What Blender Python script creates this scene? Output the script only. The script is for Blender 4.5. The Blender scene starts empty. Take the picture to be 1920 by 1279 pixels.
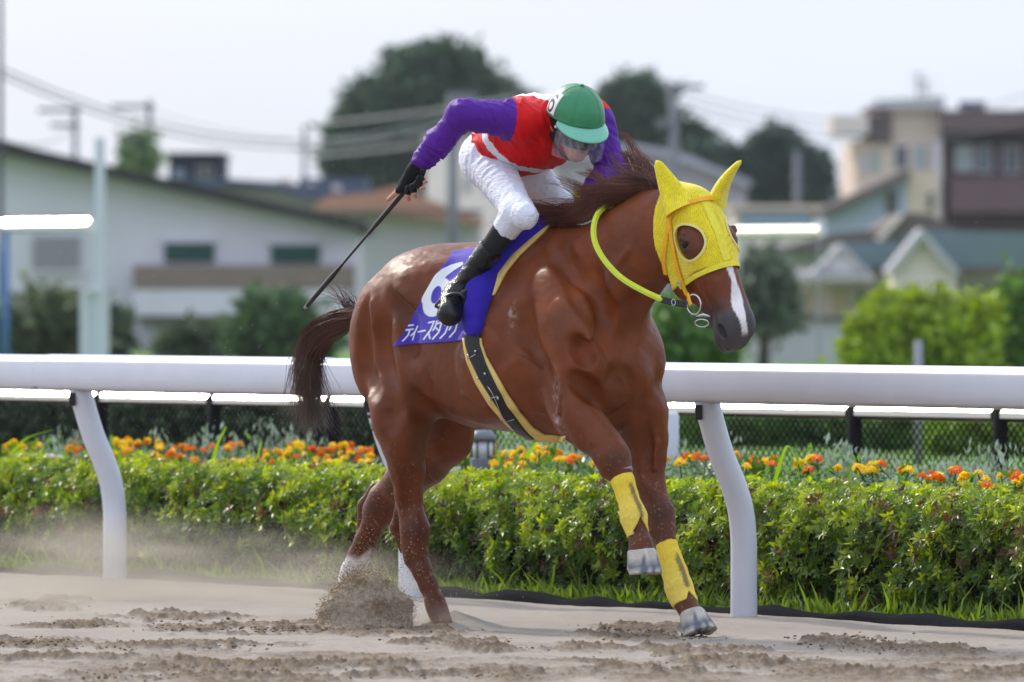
import bpy, bmesh, math, random
import numpy as np
from mathutils import Vector, Matrix
random.seed(7); rng = np.random.default_rng(7)
scene = bpy.context.scene
COL = scene.collection

# ---------------------------------------------------------------- camera
FPX, CX, CY, HORIZON, CAMH = 15400.0, 960.0, 639.5, 550.0, 1.35
PITCH = math.atan((CY - HORIZON) / FPX)
cd = bpy.data.cameras.new('camera'); cam = bpy.data.objects.new('camera', cd); COL.objects.link(cam)
cam.location = (0, 0, CAMH); cam.rotation_euler = (math.pi/2 - PITCH, 0, 0)
cd.sensor_width = 36.0; cd.lens = FPX/1920*36.0; cd.clip_start = 1.0; cd.clip_end = 6000
cd.dof.use_dof = True; cd.dof.focus_distance = 32.75; cd.dof.aperture_fstop = 4.7
scene.camera = cam

# ---------------------------------------------------------------- sky and sun
SUN_EL, SUN_AZ = math.radians(33.5), math.radians(-36)      # sun stands behind the track, to the left
world = bpy.data.worlds.new('World'); scene.world = world; world.use_nodes = True
wn = world.node_tree; wn.nodes.clear()
def wnode(t, **kw):
    n = wn.nodes.new(t)
    for k, v in kw.items(): setattr(n, k, v)
    return n
w_out = wnode('ShaderNodeOutputWorld'); w_bg = wnode('ShaderNodeBackground')
w_sky = wnode('ShaderNodeTexSky', sky_type='NISHITA', sun_disc=False)
w_sky.sun_elevation = SUN_EL; w_sky.sun_rotation = SUN_AZ; w_sky.air_density = 1.0; w_sky.dust_density = 3.0; w_sky.ozone_density = 1.5
w_tc = wnode('ShaderNodeTexCoord'); w_mp = wnode('ShaderNodeMapping'); w_mp.inputs['Scale'].default_value = (1.5, 1.5, 9.0)
w_nz = wnode('ShaderNodeTexNoise'); w_nz.inputs['Scale'].default_value = 2.3; w_nz.inputs['Detail'].default_value = 5.0
w_rp = wnode('ShaderNodeValToRGB'); w_rp.color_ramp.elements[0].position = 0.33; w_rp.color_ramp.elements[1].position = 0.66
w_rp.color_ramp.elements[0].color = (.62,.62,.62,1); w_rp.color_ramp.elements[1].color = (.9,.9,.9,1)
w_mx = wnode('ShaderNodeMix', data_type='RGBA')
w_mx.inputs['B'].default_value = (6.7, 7.5, 9.0, 1)        # thin bright cloud
wn.links.new(w_tc.outputs['Generated'], w_mp.inputs['Vector']); wn.links.new(w_mp.outputs['Vector'], w_nz.inputs['Vector'])
wn.links.new(w_nz.outputs['Fac'], w_rp.inputs['Fac']); wn.links.new(w_rp.outputs['Color'], w_mx.inputs['Factor'])
wn.links.new(w_sky.outputs['Color'], w_mx.inputs['A'])
w_sep = wnode('ShaderNodeSeparateXYZ'); w_zr = wnode('ShaderNodeMapRange'); w_vm = wnode('ShaderNodeVectorMath', operation='SCALE')   # cloud deck is brighter overhead, as overcast skies are
w_zr.inputs['From Min'].default_value = 0.03; w_zr.inputs['From Max'].default_value = 1.0; w_zr.inputs['To Min'].default_value = 1.0; w_zr.inputs['To Max'].default_value = 1.6
wn.links.new(w_tc.outputs['Generated'], w_sep.inputs['Vector']); wn.links.new(w_sep.outputs['Z'], w_zr.inputs['Value'])
wn.links.new(w_mx.outputs['Result'], w_vm.inputs[0]); wn.links.new(w_zr.outputs['Result'], w_vm.inputs['Scale']); wn.links.new(w_vm.outputs['Vector'], w_bg.inputs['Color'])
w_bg.inputs['Strength'].default_value = 0.1
wn.links.new(w_bg.outputs['Background'], w_out.inputs['Surface'])
sd = bpy.data.lights.new('sun', 'SUN'); sun = bpy.data.objects.new('sun', sd); COL.objects.link(sun)
sd.energy = 2.3; sd.angle = math.radians(4.5); sd.color = (1.0, .92, .80)
_sdir = Vector((math.sin(SUN_AZ)*math.cos(SUN_EL), math.cos(SUN_AZ)*math.cos(SUN_EL), math.sin(SUN_EL)))
sun.rotation_euler = _sdir.to_track_quat('Z', 'Y').to_euler(); sun.location = (-20, 40, 30)
vs = scene.view_settings; vs.view_transform = 'Standard'; vs.look = 'None'; vs.gamma = 1.0; vs.exposure = 0.45; vs.use_curve_mapping = False
scene.cycles.max_bounces = 6; scene.cycles.transparent_max_bounces = 12
scene.cycles.volume_step_rate = 2.0; scene.cycles.volume_bounces = 0

# ---------------------------------------------------------------- places in the world
def ray(px, py):
    x = (px-CX)/FPX; z = -(py-CY)/FPX; c, s = math.cos(PITCH), math.sin(PITCH)
    return Vector((x, c + z*s, -s + z*c))
def at(px, py, Y):
    r = ray(px, py); k = Y/r.y
    return Vector((r.x*k, Y, CAMH + r.z*k))
def ground(px, py):
    r = ray(px, py); k = -CAMH/r.z
    return Vector((r.x*k, r.y*k, 0))
def on_plane(px, py, p0, nrm, s=0.0):
    r = ray(px, py); o = Vector((0, 0, CAMH))
    k = ((p0-o).dot(nrm)+s)/r.dot(nrm)
    return o + r*k
def pix(p):
    d = Vector(p) - Vector((0,0,CAMH)); c, s = math.cos(PITCH), math.sin(PITCH)
    y = d.y*c - d.z*s; z = d.y*s + d.z*c
    return (CX + FPX*d.x/y, CY - FPX*z/y)

# ---------------------------------------------------------------- objects
def link(name, me, m=None, parent=None):
    o = bpy.data.objects.new(name, me); COL.objects.link(o)
    if m is not None and me is not None:
        for mm in (m if isinstance(m, (list, tuple)) else [m]): me.materials.append(mm)
    if parent is not None: o.parent = parent
    return o
def tag(o, label=None, cat=None, group=None, kind=None):
    if label: o['label'] = label
    if cat: o['category'] = cat
    if group: o['group'] = group
    if kind: o['kind'] = kind
    return o
def empty(name, loc=(0,0,0), rz=0.0, label=None, cat=None, group=None):
    o = bpy.data.objects.new(name, None); COL.objects.link(o); o.location = loc; o.rotation_euler = (0,0,rz); o.empty_display_size = .2
    return tag(o, label, cat, group)
def keep(o, parent):                      # parent without moving: parents carry only a translation/rotation set beforehand
    o.parent = parent; o.matrix_parent_inverse = parent_matrix(parent).inverted(); return o
def parent_matrix(o):
    m = Matrix.Translation(o.location) @ o.rotation_euler.to_matrix().to_4x4()
    if o.parent: m = parent_matrix(o.parent) @ o.matrix_parent_inverse @ m
    return m
def mesh(name, V, F, smooth=True):
    me = bpy.data.meshes.new(name)
    V = np.asarray(V, dtype=np.float32)
    if isinstance(F, np.ndarray) and F.ndim == 2:
        n, k = F.shape
        me.vertices.add(len(V)); me.vertices.foreach_set('co', V.ravel())
        me.loops.add(n*k); me.loops.foreach_set('vertex_index', F.ravel().astype(np.int32))
        me.polygons.add(n); me.polygons.foreach_set('loop_start', np.arange(0, n*k, k, dtype=np.int32))
        me.update(calc_edges=True); me.validate()
    else:
        me.from_pydata([tuple(map(float, v)) for v in V], [], [tuple(int(i) for i in f) for f in F]); me.update()
    if smooth: me.polygons.foreach_set('use_smooth', np.ones(len(me.polygons), dtype=bool))
    return me
class MB:                                  # collects shapes into one mesh
    def __init__(s): s.v = []; s.f = []
    def add(s, V, F):
        o = len(s.v); s.v += [tuple(v) for v in V]; s.f += [tuple(i+o for i in f) for f in F]; return s
    def box(s, c, size, rz=0.0, M=None):
        hx, hy, hz = size[0]/2, size[1]/2, size[2]/2; cs, sn = math.cos(rz), math.sin(rz); V = []
        for z in (-hz, hz):
            for x, y in ((-hx,-hy),(hx,-hy),(hx,hy),(-hx,hy)):
                p = Vector((x*cs-y*sn, x*sn+y*cs, z))
                if M is not None: p = M @ Vector((x, y, z))
                V.append((c[0]+p.x, c[1]+p.y, c[2]+p.z))
        return s.add(V, [(3,2,1,0),(4,5,6,7),(0,1,5,4),(1,2,6,5),(2,3,7,6),(3,0,4,7)])
    def prism(s, poly, vec):               # polygon (list of 3d points) pushed along vec
        n = len(poly); v = Vector(vec); V = [Vector(p) for p in poly] + [Vector(p)+v for p in poly]
        return s.add(V, [tuple(range(n-1,-1,-1)), tuple(range(n, 2*n))] + [(i, (i+1)%n, n+(i+1)%n, n+i) for i in range(n)])
    def tube(s, pts, r, n=8, cap=True, flat=None):
        P = [Vector(p) for p in pts]; m = len(P)
        R = list(r) if hasattr(r, '__len__') else [r]*m
        up = None; V = []; F = []
        for i in range(m):
            t = (P[min(i+1, m-1)] - P[max(i-1, 0)]).normalized()
            if up is None: up = t.orthogonal().normalized() if flat is None else (Vector(flat) - t*Vector(flat).dot(t)).normalized()
            else: up = (up - t*up.dot(t)).normalized()
            b = t.cross(up)
            for k in range(n):
                a = 2*math.pi*k/n; V.append(P[i] + (up*math.cos(a) + b*math.sin(a))*R[i])
        for i in range(m-1):
            for k in range(n):
                F.append((i*n+k, i*n+(k+1)%n, (i+1)*n+(k+1)%n, (i+1)*n+k))
        if cap: F.append(tuple(range(n-1,-1,-1))); F.append(tuple((m-1)*n+k for k in range(n)))
        return s.add(V, F)
    def lathe(s, prof, c=(0,0,0), n=20, M=None):   # prof: (r, z)
        V = []; F = []
        for r, z in prof:
            for k in range(n):
                a = 2*math.pi*k/n; p = Vector((r*math.cos(a), r*math.sin(a), z))
                if M is not None: p = M @ p
                V.append(Vector(c)+p)
        m = len(prof)
        for i in range(m-1):
            for k in range(n): F.append((i*n+k, i*n+(k+1)%n, (i+1)*n+(k+1)%n, (i+1)*n+k))
        F.append(tuple(range(n-1,-1,-1))); F.append(tuple((m-1)*n+k for k in range(n)))
        return s.add(V, F)
    def sphere(s, c, r, n=10, m=7, sc=(1,1,1)):
        return s.lathe([(max(r*math.sin(math.pi*i/m), 1e-4)*1.0, -r*math.cos(math.pi*i/m)) for i in range(m+1)], c, n, Matrix.Diagonal(Vector(sc)))
    def build(s, name, m=None, parent=None, smooth=False, bevel=0.0, auto=None):
        me = mesh(name, s.v, s.f, smooth)
        o = link(name, me, m)
        if bevel: 
            b = o.modifiers.new('bevel', 'BEVEL'); b.width = bevel; b.segments = 2; b.limit_method = 'ANGLE'; b.angle_limit = math.radians(40)
        if parent is not None: keep(o, parent)
        return o
def spline(pts, n):                        # Catmull-Rom through points, n samples per span
    P = [np.array(p, float) for p in pts]; P = [2*P[0]-P[1]] + P + [2*P[-1]-P[-2]]; out = []
    for i in range(1, len(P)-2):
        for j in range(n):
            t = j/n
            out.append(.5*((2*P[i]) + (P[i+1]-P[i-1])*t + (2*P[i-1]-5*P[i]+4*P[i+1]-P[i+2])*t*t + (3*P[i]-P[i-1]-3*P[i+1]+P[i+2])*t**3))
    out.append(P[-2]); return out

# ---------------------------------------------------------------- materials
def material(name, color=(.5,.5,.5), rough=.6, spec=.5, metal=0.0, noise=None, bump=None, attr=None, coat=0.0, sheen=0.0, trans=0.0, ior=1.45, alpha=1.0, sub=0.0, emit=None):
    """noise: (scale, amount, detail[, stretch xyz]) varies the colour; bump: (scale, strength, distance[, stretch]); attr: colour attribute name"""
    m = bpy.data.materials.new(name); m.use_nodes = True; nt = m.node_tree; b = nt.nodes['Principled BSDF']; L = nt.links.new
    b.inputs['Base Color'].default_value = (*color, 1); b.inputs['Roughness'].default_value = rough; b.inputs['Specular IOR Level'].default_value = spec
    b.inputs['Metallic'].default_value = metal; b.inputs['Coat Weight'].default_value = coat; b.inputs['Coat Roughness'].default_value = .15
    b.inputs['Sheen Weight'].default_value = sheen; b.inputs['Transmission Weight'].default_value = trans; b.inputs['IOR'].default_value = ior
    b.inputs['Alpha'].default_value = alpha
    if sub: b.inputs['Subsurface Weight'].default_value = sub; b.inputs['Subsurface Radius'].default_value = (.02,.008,.004)
    if emit: b.inputs['Emission Color'].default_value = (*emit[:3], 1); b.inputs['Emission Strength'].default_value = emit[3]
    src = None
    if attr:
        a = nt.nodes.new('ShaderNodeAttribute'); a.attribute_name = attr; src = a.outputs['Color']; L(src, b.inputs['Base Color'])
    tc = nt.nodes.new('ShaderNodeTexCoord')
    def nz(scale, detail, stretch=None, rough_=.6):
        n = nt.nodes.new('ShaderNodeTexNoise'); n.inputs['Scale'].default_value = scale; n.inputs['Detail'].default_value = detail; n.inputs['Roughness'].default_value = rough_
        if stretch:
            mp = nt.nodes.new('ShaderNodeMapping'); mp.inputs['Scale'].default_value = stretch; L(tc.outputs['Object'], mp.inputs['Vector']); L(mp.outputs['Vector'], n.inputs['Vector'])
        else: L(tc.outputs['Object'], n.inputs['Vector'])
        return n
    if noise:
        n = nz(noise[0], noise[2] if len(noise) > 2 else 4, noise[3] if len(noise) > 3 else None)
        mr = nt.nodes.new('ShaderNodeMapRange'); mr.inputs['From Min'].default_value = .3; mr.inputs['From Max'].default_value = .7
        mr.inputs['To Min'].default_value = 1-noise[1]; mr.inputs['To Max'].default_value = 1+noise[1]; L(n.outputs['Fac'], mr.inputs['Value'])
        mx = nt.nodes.new('ShaderNodeMix'); mx.data_type = 'RGBA'; mx.blend_type = 'MULTIPLY'; mx.inputs['Factor'].default_value = 1
        if src: L(src, mx.inputs['A'])
        else: mx.inputs['A'].default_value = (*color, 1)
        cb = nt.nodes.new('ShaderNodeCombineColor')
        for k in ('Red','Green','Blue'): L(mr.outputs['Result'], cb.inputs[k])
        L(cb.outputs['Color'], mx.inputs['B']); L(mx.outputs['Result'], b.inputs['Base Color'])
    if bump:
        n = nz(bump[0], 5, bump[3] if len(bump) > 3 else None, .65); bp = nt.nodes.new('ShaderNodeBump'); bp.inputs['Strength'].default_value = bump[1]; bp.inputs['Distance'].default_value = bump[2]
        L(n.outputs['Fac'], bp.inputs['Height']); L(bp.outputs['Normal'], b.inputs['Normal'])
    return m
def leaf_material(name, attr='col', rough=.45, trans=.35):
    m = bpy.data.materials.new(name); m.use_nodes = True; nt = m.node_tree; b = nt.nodes['Principled BSDF']; L = nt.links.new
    a = nt.nodes.new('ShaderNodeAttribute'); a.attribute_name = attr; L(a.outputs['Color'], b.inputs['Base Color']); b.inputs['Roughness'].default_value = rough
    t = nt.nodes.new('ShaderNodeBsdfTranslucent'); hs = nt.nodes.new('ShaderNodeHueSaturation'); hs.inputs['Value'].default_value = 1.5; hs.inputs['Saturation'].default_value = 1.1; hs.inputs['Hue'].default_value = .485
    L(a.outputs['Color'], hs.inputs['Color']); L(hs.outputs['Color'], t.inputs['Color'])
    mx = nt.nodes.new('ShaderNodeMixShader'); mx.inputs['Fac'].default_value = trans; L(b.outputs['BSDF'], mx.inputs[1]); L(t.outputs['BSDF'], mx.inputs[2])
    L(mx.outputs['Shader'], nt.nodes['Material Output'].inputs['Surface']); return m
def paint(me, C, name='col'):              # per-vertex colours
    a = me.color_attributes.new(name, 'FLOAT_COLOR', 'POINT'); C = np.asarray(C, dtype=np.float32)
    if C.shape[1] == 3: C = np.concatenate([C, np.ones((len(C),1), np.float32)], 1)
    a.data.foreach_set('color', C.ravel())

# ---------------------------------------------------------------- solid shapes from blended volumes (numpy)
def smin(a, b, k):
    if k <= 0: return np.minimum(a, b)
    h = np.maximum(k-np.abs(a-b), 0)/k
    return np.minimum(a, b) - h*h*k*.25
def smax(a, b, k): return -smin(-a, -b, k)
class Cone:                                # tapered capsule; flat scales one direction of the cross-section
    def __init__(s, p, r, q, r2, k=.05, ax=None, f=1.0, sub=False):
        s.p, s.q = np.array(p, float), np.array(q, float); s.r, s.r2, s.k, s.sub = r, r2, k, sub
        s.ax = None if ax is None else np.array(ax, float)/np.linalg.norm(ax); s.f = f
    def box(s):
        m = max(s.r, s.r2)*max(1, s.f); return np.minimum(s.p, s.q)-m, np.maximum(s.p, s.q)+m
    def d(s, X):
        p, q = s.p, s.q; Y = X - p; ba = q-p
        if s.ax is not None:
            e = (1/s.f-1); Y = Y + (Y@s.ax)[..., None]*s.ax*e; ba = ba + ba.dot(s.ax)*s.ax*e
        t = np.clip(Y@ba/max(ba.dot(ba), 1e-9), 0, 1)
        dd = np.linalg.norm(Y - t[..., None]*ba, axis=-1) - (s.r + t*(s.r2-s.r))
        return dd*min(1, s.f) if s.ax is not None else dd
class Ell:
    def __init__(s, c, r, axes=None, k=.05, sub=False):
        s.c = np.array(c, float); s.r = np.array(r, float); s.k, s.sub = k, sub
        s.R = np.eye(3) if axes is None else np.array(axes, float)      # rows = axes
    def box(s):
        m = s.r.max(); return s.c-m, s.c+m
    def d(s, X):
        Y = (X-s.c)@s.R.T; k0 = np.linalg.norm(Y/s.r, axis=-1); k1 = np.linalg.norm(Y/(s.r**2), axis=-1)
        return k0*(k0-1)/np.maximum(k1, 1e-6)
def axes_of(d, up=(0,0,1)):                # rows: along d, side, up
    d = np.array(d, float); d /= np.linalg.norm(d); u = np.array(up, float); u = u - u.dot(d)*d; u /= np.linalg.norm(u)
    return np.array([d, np.cross(u, d), u])
def evaluate(prims, X, far=10.0):
    d = np.full(X.shape[:-1], far, np.float32)
    for p in prims:
        e = p.d(X)
        d = smax(d, -e, p.k) if p.sub else smin(d, e, p.k)
    return d
class Grid:
    def __init__(s, lo, hi, h):
        s.lo = np.array(lo, float); s.h = h; s.n = np.ceil((np.array(hi, float)-s.lo)/h).astype(int)+1
        s.ax = [s.lo[i] + np.arange(s.n[i])*h for i in range(3)]
        s.D = np.full(tuple(s.n), .2, np.float32)
    def pts(s, sl): return np.stack(np.meshgrid(s.ax[0][sl[0]], s.ax[1][sl[1]], s.ax[2][sl[2]], indexing='ij'), -1)
    def add(s, prims):
        for p in prims:
            lo, hi = p.box(); m = p.k + .03
            i0 = np.clip(np.floor((lo-m-s.lo)/s.h).astype(int), 0, s.n); i1 = np.clip(np.ceil((hi+m-s.lo)/s.h).astype(int)+1, 0, s.n)
            if (i1 <= i0).any(): continue
            sl = tuple(slice(a, b) for a, b in zip(i0, i1)); X = s.pts(sl).astype(np.float32); e = p.d(X).astype(np.float32)
            s.D[sl] = smax(s.D[sl], -e, p.k) if p.sub else smin(s.D[sl], e, p.k)
        return s
    def surface(s):
        return surface_nets(s.D, s.lo, s.h)
def surface_nets(D, lo, h):
    S = D < 0; nx, ny, nz = D.shape
    cnt = np.zeros((nx-1, ny-1, nz-1), np.float32); acc = np.zeros((nx-1, ny-1, nz-1, 3), np.float32)
    E = {0: [(0,0,0),(0,1,0),(0,0,1),(0,1,1)], 1: [(0,0,0),(1,0,0),(0,0,1),(1,0,1)], 2: [(0,0,0),(1,0,0),(0,1,0),(1,1,0)]}
    for ax in range(3):
        for o in E[ax]:
            a = tuple(slice(o[i], o[i]+D.shape[i]-1) for i in range(3)); p = list(o); p[ax] += 1
            b = tuple(slice(p[i], p[i]+D.shape[i]-1) for i in range(3))
            idx = np.nonzero(S[a] != S[b])
            if len(idx[0]) == 0: continue
            da, db = D[a][idx], D[b][idx]; t = da/(da-db)
            v = np.zeros((len(t), 3), np.float32)
            for i in range(3): v[:, i] = o[i]
            v[:, ax] += t
            acc[idx] += v; cnt[idx] += 1
    act = np.nonzero(cnt > 0); ids = np.full(cnt.shape, -1, np.int64); ids[act] = np.arange(len(act[0]))
    V = np.array(lo) + (np.stack(act, 1) + acc[act]/cnt[act][:, None])*h
    F = []
    for ax in range(3):
        u, w = [(1,2),(2,0),(0,1)][ax]
        sa = [slice(None)]*3; sb = [slice(None)]*3; sa[ax] = slice(0, -1); sb[ax] = slice(1, None)
        X = S[tuple(sa)] != S[tuple(sb)]
        ii = list(np.nonzero(X)); ok = (ii[u] > 0) & (ii[w] > 0) & (ii[u] < D.shape[u]-1) & (ii[w] < D.shape[w]-1)
        ii = [i[ok] for i in ii]
        inside = S[tuple(sa)][tuple(ii)]
        def cell(du, dw):
            j = [i.copy() for i in ii]; j[u] -= du; j[w] -= dw; return ids[tuple(j)]
        q = np.stack([cell(1,1), cell(0,1), cell(0,0), cell(1,0)], 1)
        q[~inside] = q[~inside][:, ::-1]
        F.append(q)
    return V, np.concatenate(F)
def relax(V, F, it=2, w=.5):
    E = np.concatenate([F[:, [0,1]], F[:, [1,2]], F[:, [2,3]], F[:, [3,0]]]); E = np.concatenate([E, E[:, ::-1]])
    n = len(V); deg = np.bincount(E[:, 0], minlength=n)[:, None]
    for _ in range(it):
        for ww in (w, -w*1.02):
            S = np.stack([np.bincount(E[:, 0], weights=V[E[:, 1], i], minlength=n) for i in range(3)], 1)
            V = V + ww*(S/np.maximum(deg, 1) - V)
    return V
def smooth01(x, a, b): t = np.clip((x-a)/(b-a), 0, 1); return t*t*(3-2*t)
def fbm(x, y, sc, seed, octs=5):
    r = np.random.default_rng(seed); out = np.zeros_like(x); amp = 1.0; tot = 0
    for o in range(octs):
        n = 256; T = r.random((n,n)); X, Y = x*sc*2**o, y*sc*2**o; i, j = np.floor(X).astype(int), np.floor(Y).astype(int); fx, fy = X-i, Y-j
        fx, fy = fx*fx*(3-2*fx), fy*fy*(3-2*fy); g_ = lambda a,b: T[a%n, b%n]
        out += amp*((g_(i,j)*(1-fx)+g_(i+1,j)*fx)*(1-fy)+(g_(i,j+1)*(1-fx)+g_(i+1,j+1)*fx)*fy); tot += amp; amp *= .55
    return out/tot

def speckle(m, scale, thresh, color, fac, soft=.03, stretch=None):
    """dirt spots and splashes of another colour over whatever the material already is"""
    nt = m.node_tree; b = nt.nodes['Principled BSDF']; tc = nt.nodes.new('ShaderNodeTexCoord'); n = nt.nodes.new('ShaderNodeTexNoise'); n.inputs['Scale'].default_value = scale; n.inputs['Detail'].default_value = 4; n.inputs['Roughness'].default_value = .65
    if stretch:
        mp = nt.nodes.new('ShaderNodeMapping'); mp.inputs['Scale'].default_value = stretch; nt.links.new(tc.outputs['Object'], mp.inputs['Vector']); nt.links.new(mp.outputs['Vector'], n.inputs['Vector'])
    else: nt.links.new(tc.outputs['Object'], n.inputs['Vector'])
    r = nt.nodes.new('ShaderNodeMapRange'); r.inputs['From Min'].default_value = thresh; r.inputs['From Max'].default_value = thresh+soft; r.inputs['To Max'].default_value = fac; nt.links.new(n.outputs['Fac'], r.inputs['Value'])
    mx = nt.nodes.new('ShaderNodeMix'); mx.data_type = 'RGBA'; nt.links.new(r.outputs['Result'], mx.inputs['Factor']); i = b.inputs['Base Color']
    if i.links: nt.links.new(i.links[0].from_socket, mx.inputs['A'])
    else: mx.inputs['A'].default_value = i.default_value
    mx.inputs['B'].default_value = (*color,1); nt.links.new(mx.outputs['Result'], i)
# ================================================================ ground
RB, RA = Vector((.967, 34.25, 0)), Vector((-1.862, 38.5, 0))       # feet of two rail posts
RD = (RB-RA).normalized(); RN = Vector((-RD.y, RD.x, 0))           # along the track; RN points from the track into the infield
if RN.y < 0: RN = -RN
def rl(u, v, z=0.0): p = RB + RD*u + RN*v; return Vector((p.x, p.y, z))   # u along the rail, v behind it
def rail_u(px, v, z=0.0):                                            # where the sight line at photo column px crosses the line v behind the rail
    r = ray(px, HORIZON); o = rl(0, v); k = (o.x*RD.y - o.y*RD.x)/(r.x*RD.y - r.y*RD.x); p = r*k; return (Vector((p.x,p.y,0))-rl(0,v)).dot(RD)
M_sand = material('track_sand', (.42,.35,.285), .95, .1, attr='col', noise=(120,.14,6), bump=(260,.6,.006))
M_far = material('packed_sand', (.34,.295,.25), .9, .2, noise=(3,.12,6))
# fine sheet where the camera sees the track closely
wx, wy = np.meshgrid(np.arange(-3.4, 3.4, .0085), np.concatenate([np.arange(25.0, 28, .04), np.arange(28, 34.5, .016), np.arange(34.5, 42, .03)]), indexing='ij')
gu = (wx-RB.x)*RD.x + (wy-RB.y)*RD.y; gv = (wx-RB.x)*RN.x + (wy-RB.y)*RN.y
hgt = (fbm(wx,wy,1.1,1,4)-.5)*.045 + (fbm(wx,wy,9,2,4)-.5)*.012
patches = [(70,1140,110,10),(140,1128,60,9),(150,1172,90,8),(330,1160,110,9),(420,1180,170,9),(560,1178,120,10),(700,1186,150,11),(860,1208,120,9),(890,1222,60,6),(1190,1180,90,9),(1230,1196,120,8),(1110,1220,110,8),(1260,1222,130,11),(1370,1245,130,11),(1600,1208,110,13),(1690,1218,120,9),(1560,1198,80,7),(1560,1262,110,9),(1180,1262,120,9),(1820,1272,130,10),(300,1215,200,8),(120,1240,200,8),(520,1250,260,8),(860,1266,200,8),(380,1272,260,7),(60,1205,120,8),(1760,1230,80,5)]
mask = np.zeros_like(wx)
for px, py, rx, ry in patches:
    c = ground(px,py); e = ground(px,py+ry); ry_m = abs(c.y-e.y)*.9; rx_m = rx/15400*c.y
    q = ((wx-c.x+.30*(fbm(wx,wy,2.6,3,3)-.5))/rx_m)**2 + ((wy-c.y)/ry_m)**2; mask = np.maximum(mask, np.exp(-q*1.1))
lump = fbm(wx,wy,14,7,5); lump2 = fbm(wx,wy*.7,34,11,4); crumb = fbm(wx+3,wy*.8,110,13,3)
near_w = np.clip((33.0-wy)/3.0, 0, 1)
m_ = np.clip((mask*.85 + (lump-.5)*2.2 + (fbm(wx,wy,4.5,17,3)-.5)*1.6 - .40)*2.4, 0, 1)*np.clip(mask*3,0,1)
front_w = np.clip((31.2-wy)/1.6,0,1)
bg = np.clip(np.clip((fbm(wx*.5,wy,3.0,21,5)-.60)*6,0,1)*.40*near_w + front_w*np.clip((fbm(wx*.8,wy*.6,5.0,22,5)-.36)*3,0,1)*.75, 0, 1)
m2 = np.maximum(m_, bg)
hgt += m_*(.004+.040*np.clip(lump-.38,0,1)+.022*(lump2-.42)+.013*(crumb-.45)) + bg*(.022*lump2+.016*(crumb-.4)) + (.25+.75*near_w)*((lump2-.5)*.008+(crumb-.5)*.004)
edge_w = np.clip((gv+.02)/.3,0,1); hgt *= (1-edge_w)
# shallow cone of sand thrown aside by the near hind hoof
hc = ground(842,1172); rr_ = np.hypot((wx-hc.x-.02)/1.25, (wy-hc.y)/1.5); hgt += .062*np.clip(1-rr_/.19,0,1)**1.3
dry = np.array((.365,.315,.268)); wet = np.array((.135,.088,.046)); mid_ = np.array((.265,.215,.165))
tone = fbm(wx,wy,1.6,31,5)[...,None]
col_ = dry*(.86+.28*tone); col_ = col_*(1-np.clip((tone-.52)*3,0,1)*.45) + mid_*np.clip((tone-.52)*3,0,1)*.45
mm = np.clip(np.clip(m2*1.15,0,1)*(.25+1.5*np.clip(crumb*.5+lump2*.5-.22,0,.6)) + near_w*np.clip(crumb-.56,0,1)*1.2,0,1)[...,None]; col_ = col_*(1-mm)+wet*mm
nU, nV = wx.shape; i = np.arange(nU*nV).reshape(nU,nV)
F = np.stack([i[:-1,:-1].ravel(), i[1:,:-1].ravel(), i[1:,1:].ravel(), i[:-1,1:].ravel()],1); F = F[(gv.ravel()[F] < .31).all(1)]
me = mesh('track', np.stack([wx.ravel(), wy.ravel(), hgt.ravel()],1), F); paint(me, col_.reshape(-1,3))
tag(link('track', me, M_sand), kind='structure')
# the rest of the track, the infield and the land beyond, each sheet a little lower than the one before
def sheet_obj(name, pts, m, z):
    o = link(name, mesh(name, [(p[0],p[1],z) for p in pts], [tuple(range(len(pts)))], False), m); return tag(o, kind='structure')
def quad(u0,u1,v0,v1): return [rl(u0,v0), rl(u1,v0), rl(u1,v1), rl(u0,v1)]
sheet_obj('track_beyond', quad(-400,60,-40,.30), M_far, -.045)
M_soil = material('bed_soil', (.09,.065,.045), .95, .2, noise=(12,.3,5), bump=(40,.5,.02))
sheet_obj('flower_bed', quad(-60,60,.28,5.2), M_soil, -.020)
M_lawn = material('infield_lawn', (.105,.20,.028), .8, .2, noise=(.55,.28,6), bump=(30,.4,.05))
sheet_obj('infield', quad(-400,60,5.0,130), M_lawn, -.035)
M_land = material('town_ground', (.20,.19,.17), .9, .2, noise=(.2,.2,5))
link('land', mesh('land', [(-700,-60,-.30),(700,-60,-.30),(700,1200,-.30),(-700,1200,-.30)], [(0,1,2,3)], False), M_land)['kind'] = 'structure'
# ================================================================ running rail
M_white = material('white_rail_plastic', (.62,.63,.70), .38, .4, noise=(6,.03,4), bump=(18,.04,.01)); M_railw = material('white_rail_specked_shaded', (.6,.6,.68), .36, .4, attr='col', noise=(6,.03,4))
M_brk = material('black_bracket', (.015,.014,.014), .5, .4)
speckle(M_railw, 38, .70, (.30,.25,.19), .5); speckle(M_white, 30, .69, (.33,.28,.22), .45)
rail = empty('running_rail', (0,0,0), 0, 'white running rail on gooseneck posts along the inner edge of the sand track', 'rail')
OV = -.20                                                        # the rail overhangs the track
prof = [(.050,1.046),(.022,1.054),(-.010,1.051),(-.058,1.032),(-.064,1.029),(-.068,1.023),(-.069,1.017),(-.071,.985),(-.071,.952),(-.069,.934),(-.064,.918),(-.054,.904),(-.040,.894),(-.022,.888),(.0,.886),(.03,.893),(.055,.915),(.066,.95),(.068,.99),(.064,1.023)]
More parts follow.
